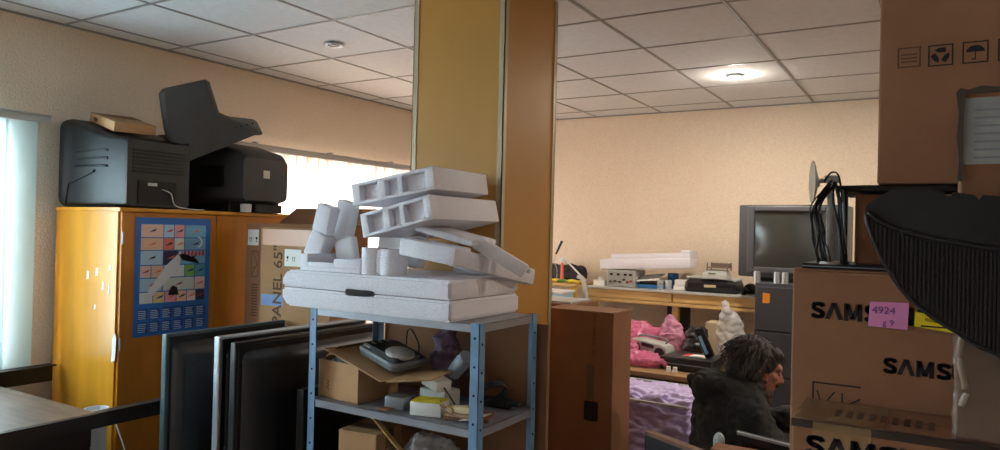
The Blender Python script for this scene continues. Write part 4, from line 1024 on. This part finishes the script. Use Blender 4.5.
# hood lying on the back
b.cap((.03, -.10, .965), (-.005, 0, .955), .032, .042); b.cap((-.005, 0, .955), (.03, .10, .965), .042, .032); b.cap((.03, -.1, .965), (.17, -.09, .955), .032, .026); b.cap((.03, .1, .965), (.17, .09, .955), .032, .026)
b.cap((-.03, -.04, .96), (-.01, -.04, .88), .03, .02); b.cap((-.03, .04, .96), (-.01, .04, .88), .03, .02); b.ell((.03, 0, .985), (.06, .08, .03))
jk = b.build('jacket', JACK, person, remesh=.0085, sm=2, noise_amp=.022, noise_scale=10)
b = B(); A = ARM[-1]; c_ = Vector(A[0])*.45+Vector(A[1])*.55
b.poly([(-.012, -.008), (.012, -.01), (.013, .006), (-.01, .009)], .003, Matrix.Translation((c_.x, c_.y-.091, c_.z+.02)) @ Matrix.Rotation(R_(20), 4, 'Y')); b.build('sleeve_badge', LGREY, jk)
b = B()
for s in (-1, 1): limb(b, [(.12, s*.10, .5), (.54, s*.15, .50), (.53, s*.15, .12)], [.11, .08, .06])
b.ell((.1, 0, .52), (.15, .17, .1)); b.build('trousers', TROU, person, remesh=.014, sm=2)
b = B()
for s in (-1, 1): b.cap((.52, s*.15, .055), (.69, s*.172, .045), .052, .043)
b.build('shoes', BLK, person, remesh=.012, sm=1)
# hair: a cap grown out with strands
b = B(); b.T = hm
b.ell((-.018, 0, .03), (.104, .086, .09)); b.ell((-.05, 0, -.03), (.062, .078, .075)); b.ell((-.02, -.06, -.015), (.045, .035, .05)); b.ell((-.02, .06, -.015), (.045, .035, .05))
b.ell((.045, 0, .068), (.045, .066, .034))
hr = b.build('hair', HAIR, person, remesh=.008, sm=1, noise_amp=.006, noise_scale=40)
b = B(); b.T = hm
rnd = random.Random(3)
for k in range(520):
    th = rnd.uniform(0, 2*PI); ph = rnd.uniform(-.45, 1.45)
    n = Vector((math.cos(ph)*math.cos(th), math.cos(ph)*math.sin(th), math.sin(ph)))
    if n.x > .45 and n.z < .45: continue
    root = Vector((-.022+.10*n.x, .086*n.y, .03+.09*n.z))
    dn = (Vector((-.25+rnd.uniform(-.4, .4)+(.9 if n.x > .35 else 0), n.y*.4+rnd.uniform(-.3, .3), -1))).normalized()
    L = rnd.uniform(.04, .085)
    p1 = root+n*.016+dn*L*.45; p2 = root+n*(.008+rnd.uniform(0, .016))+dn*L
    b.tube([root, p1, p2], .0016, 3, False, .0005)
b.build('loose_strands', HAIR, hr)
b = B(); b.T = hm
b.ell((.05, 0, -.095), (.05, .052, .042)); b.ell((.075, 0, -.115), (.03, .034, .035)); b.ell((.02, -.05, -.06), (.035, .016, .045)); b.ell((.02, .05, -.06), (.035, .016, .045))
b.ell((.1, 0, -.048), (.012, .026, .007))
b.build('beard', mat('grey_brown_beard', (74, 60, 52), .8), person, remesh=.006, sm=1, noise_amp=.008, noise_scale=60)
b = B(); b.T = hm
for s in (-1, 1): b.ell((.081, s*.031, -.003), (.011, .013, .008))
b.build('eyes', mat('eye_dark', (40, 30, 26), .2), person, smooth=True)
# stool under the person
t = thing('stool', 'plain dark stool hidden under the seated person', 'stool', (PO.x+.085, PO.y+.052, 0))
b = B(); b.cyl((0, 0, .355), (0, 0, .388), .17, n=32); b.build('seat', BLKM, t, smooth='auto')
for k in range(4):
    a = PI/4+k*PI/2; b = B(); b.cyl((.1*math.cos(a), .1*math.sin(a), .36), (.16*math.cos(a), .16*math.sin(a), 0), .014, n=10); b.build('leg', GREYP, t)
# work desk before the person
t = thing('work_desk', 'brown work desk in front of the seated person', 'desk', (.1, 3.7, 0), R_(0))
WD = .73
b = B(); b.box(-.34, .9, 3.28, 4.2, WD-.03, WD, .003); b.build('top', mat('work_desk_wood', (132, 88, 62), .6, var=.15, vs=5), t, world=True)
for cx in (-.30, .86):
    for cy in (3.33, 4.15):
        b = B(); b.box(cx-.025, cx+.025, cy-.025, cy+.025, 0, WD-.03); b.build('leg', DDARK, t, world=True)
carton('brown_carton', 'brown carton standing on the work desk beyond the person', -.52+.14, 0.1, 3.75, 4.1, WD, .90, CARD, seam=False)
p = at(778, 398, y=3.72)
t = thing('parts_tray', 'small wooden parts tray holding purple and white packets on the work desk', 'tray', (-.33, 3.6, WD+.001))
b = B(); 
for q_ in ((-.09, .09, -.07, -.062), (-.09, .09, .062, .07), (-.09, -.082, -.062, .062), (.082, .09, -.062, .062)): b.box(*q_, 0, .13)
b.box(-.09, .09, -.07, .07, 0, .006); b.build('body', BEIGE, t)
b = B(); b.box(-.075, .0, -.05, .05, .006, .165, .004); simple(b, 'packet', mat('violet_packet', (104, 86, 160), .5), 'violet packet standing in the small parts tray', 'packet').location += Vector((-.33, 3.6, WD))
b = B(); b.box(.01, .075, -.05, .05, .006, .19, .004); simple(b, 'packet', PAPER, 'white packet standing in the small parts tray', 'packet').location += Vector((-.33, 3.6, WD))

# ------------------------------------------------------------------ right stack of boxes
t = thing('packing_table', 'plain dark table carrying the stacked television cartons', 'table', (.4, 1.85, 0))
b = B(); b.box(-.27, 1.25, 1.45, 2.35, .72, .75, .003); b.build('top', DDARK, t, world=True)
for cx in (-.22, 1.2):
    for cy in (1.5, 2.3):
        b = B(); b.box(cx-.03, cx+.03, cy-.03, cy+.03, 0, .72); b.build('leg', DDARK, t, world=True)
p = at(793, 268, y=1.72)
t = carton('television_carton', 'large brown television carton with pink and yellow stickers', p.x, p.x+1.15, 1.72, 2.02, .751, p.z, CARD, seam=False)
XS, ZS = p.x, p.z
T = Matrix.Translation(-Vector(t.location))
q_ = at(811, 318, y=1.72); brand(.0375, INK, t, T @ onfront(q_.x, 1.7192, q_.z, 0))
# taped-on panel with a second brand name
pa, pb = at(862, 327, y=1.72), at(967, 430, y=1.72)
b = B(); b.box(pa.x, pb.x, 1.716, 1.7195, pb.z-.1, pa.z, .0006); pn = b.build('cardboard_patch', CARD, t, world=True)
q_ = at(883, 373, y=1.716); brand(.034, INK, pn, T @ onfront(q_.x, 1.7155, q_.z, R_(-.5)))
b = B(); q_ = at(888, 316, y=1.716); b.poly([(-.037, -.024), (.036, -.026), (.038, .03), (-.034, .028)], .001, Matrix.Translation((q_.x, 1.7145, q_.z))); st = b.build('pink_sticker', mat('pink_sticker', (226, 140, 190), .6), t, world=True)
text('sticker_number', '4924', .022, mat('pen_violet', (110, 70, 150), .6), st, T @ onfront(q_.x-.03, 1.714, q_.z+.004)); text('sticker_number', 'g 9', .018, mat('pen_violet', (110, 70, 150), .6), st, T @ onfront(q_.x-.01, 1.714, q_.z-.02))
b = B(); q_ = at(938, 322, y=1.716); b.poly([(-.042, -.012), (.045, -.022), (.045, .004), (-.04, .018)], .001, Matrix.Translation((q_.x, 1.7135, q_.z))); st = b.build('yellow_sticker', mat('yellow_sticker', (236, 214, 20), .5), t, world=True)
b = B()
for k in range(14): b.box(q_.x-.022+k*.0035, q_.x-.0205+k*.0035, 1.7128, 1.7134, q_.z+.0-.0004*k, q_.z+.007-.0004*k)
b.box(q_.x-.03, q_.x+.04, 1.7128, 1.7134, q_.z-.012, q_.z-.009); b.build('barcode', INK, st, world=True)
fr = at(812, 405, y=1.72); fr2 = at(862, 385, y=1.72)
P = frame_polys(fr.x, fr.z-.04, fr2.x+.02, fr2.z-.004, .0035)+[line_poly((fr.x+.02, fr.z+.0), (fr.x+.045, fr.z+.035), .003), line_poly((fr.x+.06, fr.z), (fr.x+.06, fr.z+.035), .003), line_poly((fr.x+.07, fr.z+.01), (fr.x+.105, fr.z+.032), .003), line_poly((fr.x+.01, fr.z+.035), (fr.x+.02, fr.z+.0), .003), disc_poly(fr.x+.022, fr.z+.008, .004)]
mark('printed_outline', P, INK, t, T @ onfront(0, 1.7195, 0))
# nearer, lower carton
t = carton('television_carton', 'scuffed taped television carton in front, lowest in view at the right', -.238, .9, 1.5, 1.705, .751, 1.2, CARD, seam=False)
T = Matrix.Translation(-Vector(t.location))
q_ = at(806, 449, y=1.5); brand(.04, INK, t, T @ onfront(q_.x, 1.4984, q_.z-.01, 0), 1.1)
b = B(); b.box(-.239, .9, 1.5-.0012, 1.5-.0004, 1.185, 1.2); b.box(-.239, .9, 1.497, 1.51, 1.199, 1.2006); b.build('dark_edge_tape', mat('dark_tape', (50, 36, 30), .4), t, world=True)
b = B(); b.box(-.2395, -.08, 1.4985, 1.7, 1.2004, 1.2012); b.box(-.2, -.1, 1.4984, 1.4996, 1.05, 1.2); b.build('clear_tape', TAPE, t, world=True)
b = B(); 
for k in range(9): b.box(-.17+k*.02, -.16+k*.02, 1.56, 1.62, 1.2008, 1.2014)
b.build('scuffed_print', INKB, t, world=True)
# flat panels, middle carton, cables
p = at(799, 266, y=1.74)
t = thing('flat_screen', 'thin black panel lying flat on the large stickered carton', 'panel', (.2, 1.86, ZS))
b = B(); b.box(-.265, .75, 1.74, 2.0, ZS+.001, ZS+.012, .003); b.build('body', BLKM, t, world=True)
b = B(); b.box(-.262, .74, 1.738, 1.741, ZS+.004, ZS+.007)
b.build('edge_strip', GREYP, t, world=True)
t = carton('middle_carton', 'brown carton squeezed between the two thin black panels', -.158, .6, 1.76, 1.98, ZS+.0125, 1.654, CARDD, seam=False, flaps=False)
p = at(837, 186, y=1.745)
t = thing('flat_screen', 'thin black panel lying on the squeezed middle carton', 'panel', (.2, 1.86, 1.654))
b = B(); b.box(p.x, .75, 1.745, 2.0, 1.6545, 1.669, .003); b.build('body', BLKM, t, world=True)
b = B(); b.box(-.185, -.172, 1.745, 1.76, ZS+.013, 1.654); b.build('front_leg', BLKM, t, world=True)
p = at(877, 183, y=1.72)
t = carton('large_carton', 'large brown carton with handling pictograms at the top of the stack', p.x, p.x+.9, 1.72, 2.0, 1.6695, 2.3, CARD, seam=False)
T = Matrix.Translation(-Vector(t.location))
q_ = at(897.5, 68.5, y=1.72); handling(t, T @ onfront(q_.x, 1.7195, q_.z), .042, True, INKB, 's')
q_ = at(928, 67, y=1.72); handling(t, T @ onfront(q_.x, 1.7195, q_.z), .044, True, INK, 'rbg')
# stand with disc and cables
t = thing('lamp_stand', 'pale metal stand with round disc head beside the stacked cartons', 'stand', (-.2, 1.72, ZS+.012))
za = at(838, 180, y=1.71)
b = B(); b.cyl((-.203, 1.715, ZS+.013), (-.203, 1.715, za.z), .0065, n=14); b.cyl((-.203, 1.715, ZS+.0125), (-.203, 1.715, ZS+.018), .02, n=18); b.build('pole', LGREY, t, world=True, smooth='auto')
b = B(); b.cyl((-.203, 1.715, za.z), (-.232, 1.715, za.z-.002), .005, n=12); b.cyl((-.236, 1.715, za.z-.003), (-.226, 1.715, za.z-.002), .012, n=14); b.box(-.215, -.185, 1.705, 1.725, za.z-.006, za.z+.01, .003); b.build('arm', SILV, t, world=True, smooth='auto')
b = B(); N = 36; prof = [(.001, .006), (.015, .008), (.04, .002), (.047, -.001), (.047, -.003), (.03, -.002), (.001, -.001)]
b.ring([[Vector((-.238+z_, 1.715+r_*math.cos(2*PI*i/N), za.z-.003+r_*math.sin(2*PI*i/N))) for i in range(N)] for r_, z_ in prof])
b.bm.transform(Matrix.Translation((-.238, 1.715, 0)) @ Matrix.Rotation(R_(16), 4, 'Z') @ Matrix.Translation((.238, -1.715, 0)))
b.build('disc', mat('frosted_disc', (176, 168, 150), .35), t, world=True, smooth='auto')
t.rotation_euler = (0, 0, 0)
b = B(); rnd = random.Random(5)
zt = za.z
for k in range(11):
    x0 = -.236+.0042*k+(.02 if k > 6 else 0); top = zt-rnd.uniform(0, .02)
    b.tube([(-.205+.0015*k, 1.70+.002*(k % 3), top), (x0-.006+rnd.uniform(-.004, .004), 1.698+.004*(k % 3), top-.045), (x0+rnd.uniform(-.005, .005), 1.70, (top+ZS)/2-.01), (x0+.005+rnd.uniform(-.006, .006), 1.70+.003*(k % 2), ZS+.035), (x0+.01, 1.71, ZS+.0145)], .0018+.0006*(k % 3), 6)
b.tube([(-.215, 1.7, zt-.005), (-.2, 1.7, zt+.016), (-.185, 1.7, zt+.006), (-.178, 1.7, zt-.05)], .002, 6)
simple(b, 'cable_bundle', BLKM, 'bundle of black cables hanging from the pale metal stand', 'cables', smooth=True)
b = B(); b.tube([(-.181, 1.735, zt-.02), (-.178, 1.735, zt-.07), (-.176, 1.735, zt-.12)], .003); b.box(-.18, -.171, 1.73, 1.742, zt-.16, zt-.12, .002)
simple(b, 'plug_lead', GREYP, 'grey lead ending in a plug, hanging at the edge of the middle carton', 'cable')
# tall wrapped parcel in front right
t = thing('wrapped_parcel', 'upright film-wrapped parcel with torn top and grey waybill, far right', 'parcel', (.24, 1.6, 1.201))
p = at(961, 95, y=1.55)
b = B(); b.box(p.x, .45, 1.52, 1.69, 1.201, p.z, .004); b.build('body', CARDD, t, world=True)
b = B(); b.box(p.x+.004, .3, 1.5175, 1.5195, p.z-.13, p.z-.012, .0005); wb = b.build('waybill', mat('grey_waybill', (150, 150, 150), .5, var=.15, vs=30), t, world=True)
b = B()
for k in range(7): b.box(p.x+.02, p.x+.09-.006*(k % 3), 1.5168, 1.5174, p.z-.12+k*.014, p.z-.1165+k*.014)
b.build('printed_lines', GREYP, wb, world=True)
b = B(); rnd = random.Random(9)
pts = [(0, 0)]
pl = [(-.004, -.16), (-.002, -.12), (-.006, -.08), (-.003, -.04), (-.008, -.002), (-.002, .006), (.01, .002), (.03, .008), (.06, .003), (.08, .009), (.12, .004), (.14, .004), (.14, -.004), (.006, -.006), (.004, -.06), (.004, -.16)]
b.poly(pl, .004, Matrix.Translation((p.x, 1.512, p.z))); b.build('torn_film_edge', mat('torn_card', (70, 58, 50), .6), t, world=True)
b = B(); crinkle(b, p.x-.004, .46, 1.508, 1.516, 1.203, 1.42, 24, .008, 40); b.build('clear_film', wrapfilm('thin_film', (150, 130, 116), .3, .15), t, world=True, smooth=True)
b = B(); p2 = at(962, 360, y=1.5); b.tube([(p2.x, 1.498, p2.z+.05), (p2.x-.004, 1.496, p2.z), (p2.x+.006, 1.495, p2.z-.05), (p2.x, 1.496, p2.z-.08)], .006, 8); b.build('twisted_film', wrapfilm('twist_film', (170, 150, 130), .6, .2), t, world=True, smooth=True)
# black ribbed back cover
t = thing('ribbed_cover', 'black ribbed television back cover leaning in front of the cartons', 'cover', (.2, 1.45, 1.2))
YC = 1.44
outl = [at(x_, y_, y=YC) for x_, y_ in ((866, 206), (880, 196), (893, 189), (930, 190), (944, 192), (946, 196), (951, 196), (953, 192), (975, 195), (979, 200), (983, 195), (1010, 197))]
outl += [Vector((.5, YC, outl[-1].z)), Vector((.5, YC, 1.2015)), Vector((.36, YC, 1.2015)), Vector((.25, YC, 1.27))]
outl += [at(x_, y_, y=YC) for x_, y_ in ((1003, 358), (980, 347), (955, 331), (930, 315), (905, 293), (890, 272), (878, 250), (869, 228), (865, 215))]
b = B(); b.poly([(v.x, v.z) for v in outl], .012, Matrix.Translation((0, YC, 0)))
b.build('shell', BLKM, t, world=True)
# ribs following the bottom curve
crease = [(868, 212), (880, 222), (905, 232), (940, 240), (1000, 250), (1060, 258), (1140, 270)]
curve = [(865, 215), (869, 228), (878, 250), (890, 272), (905, 293), (930, 315), (955, 331), (980, 347), (1003, 358)]
def interp(c, x):
    for (xa, ya), (xb, yb) in zip(c, c[1:]):
        if xa <= x <= xb: return ya+(yb-ya)*(x-xa)/(xb-xa)
    return c[-1][1]
b = B()
k = 872
while k < 1130:
    kk = min(k, 1060)
    a0, a1 = at(k, interp(crease, kk)+3, y=YC), at(k+1, interp(curve, k)-3 if k < 1003 else 358+(k-1003)*.66-3, y=YC)
    a1.z = max(a1.z, 1.21)
    if a0.z-a1.z > .004: b.box(a0.x-.0016, a0.x+.0016, YC-.005, YC+.001, a1.z, a0.z)
    k += 4.4
b.build('ribs', BLK, t, world=True)
b = B(); pts = [at(x_, y_, y=YC) for x_, y_ in crease]; b.tube([Vector((v.x, YC-.003, v.z)) for v in pts], .0045, 8); b.build('crease_ridge', BLK, t, world=True, smooth=True)
b = B(); pts = [at(x_, y_, y=YC) for x_, y_ in ((866, 213), (869, 228), (878, 250), (890, 272), (905, 293), (930, 315), (955, 331), (980, 347), (1003, 358))]+[Vector((.25, YC, 1.27)), Vector((.36, YC, 1.207))]
b.tube([Vector((v.x, YC-.002, v.z)) for v in pts], .004, 8); b.build('curved_rim', BLK, t, world=True, smooth=True)

# ------------------------------------------------------------------ bottom foreground edges
p0, p1 = at(645, 431, d=2.4), at(692, 449, d=2.2)
d = (p1-p0); d.z = 0; ang = math.atan2(d.y, d.x)
t = thing('standing_panel', 'black flat panel with brown upper edge standing at the bottom centre', 'panel', (p0.x, p0.y, 0), ang)
sl = (p1.z-p0.z)/d.length
b = B(); b.poly([(0, 0), (.5, 0), (.5, p0.z+sl*.5-.012), (0, p0.z-.012)], .03); b.build('body', BLKM, t)
b = B(); b.poly([(0, p0.z-.012), (.5, p0.z+sl*.5-.012), (.5, p0.z+sl*.5), (0, p0.z)], .03); b.build('edge', mat('brown_edge', (120, 84, 62), .7), t)
p0 = at(712, 447, d=2.30)
t = carton('open_carton', 'brown carton whose top edge shows at the bottom beside the person', p0.x, p0.x+.13, p0.y-.02, p0.y+.06, 0, p0.z, CARD, seam=False)
p0 = at(736, 432, d=2.45); p1 = at(792, 446, d=2.36)
d = (p1-p0); sl = d.z/math.hypot(d.x, d.y)
t = thing('flat_monitor', 'black flat monitor with silver rim, bottom edge below the person', 'monitor', (p0.x, p0.y, 0), math.atan2(d.y, d.x))
b = B(); b.poly([(0, .3), (.42, .3), (.42, p0.z+sl*.42), (0, p0.z)], .03); b.build('case', BLK, t)
b = B(); b.poly([(.004, p0.z-.006+0), (.416, p0.z+sl*.42-.006), (.416, p0.z+sl*.42+.002), (.004, p0.z+.002)], .012, Matrix.Translation((0, -.004, 0))); b.build('rim', SILV, t)
b = B(); b.poly([(.02, .34), (.4, .34), (.4, p0.z+sl*.42-.03), (.02, p0.z-.03)], .002, Matrix.Translation((0, -.002, 0))); b.build('screen', BLKG, t)
b = B(); b.box(.1, .3, -.08, .12, 0, .02, .004); b.box(.17, .23, .0, .03, .02, .31); b.build('foot', BLK, t)
b = B(); p0 = at(719, 441, d=2.5); b.ell(p0, (.02, .015, .03)); b.cyl((p0.x, p0.y, 0), (p0.x, p0.y, p0.z), .03, .02, 12)
simple(b, 'spray_bottle', mat('pale_bottle', (190, 206, 206), .3), 'small pale bottle top just left of the flat monitor', 'bottle', smooth='auto')

# ------------------------------------------------------------------ groups of look-alikes
GR = {'recessed_spotlight': 'recessed ceiling spotlights', 'vertical_blind': 'vertical blinds on the left wall', 'tube_television': 'tube televisions on the wardrobe', 'panel_box': 'tall panel boxes by the wardrobe',
      'flat_television': 'flat televisions standing on end', 'foam_slab': 'white foam slabs', 'foam_block': 'foam blocks of the pile', 'foam_end_piece': 'foam end pieces with pockets', 'foam_corner_piece': 'sloping foam corner pieces',
      'plastic_bag': 'plastic bags', 'drinking_glass': 'drinking glasses on the bench', 'white_carton': 'small white cartons', 'hand_tool': 'hand tools on the small table', 'metal_can': 'silver cans on the filing cabinet',
      'paper_sheet': 'paper corners under the low bench', 'packet': 'packets in the parts tray', 'television_carton': 'stacked television cartons', 'flat_screen': 'thin black panels between cartons', 'bottle_cap': 'white caps on the bench'}
for o in bpy.data.objects:
    if o.parent is None and 'label' in o and 'group' not in o:
        g = GR.get(o.name.split('.')[0])
        if g: o['group'] = g
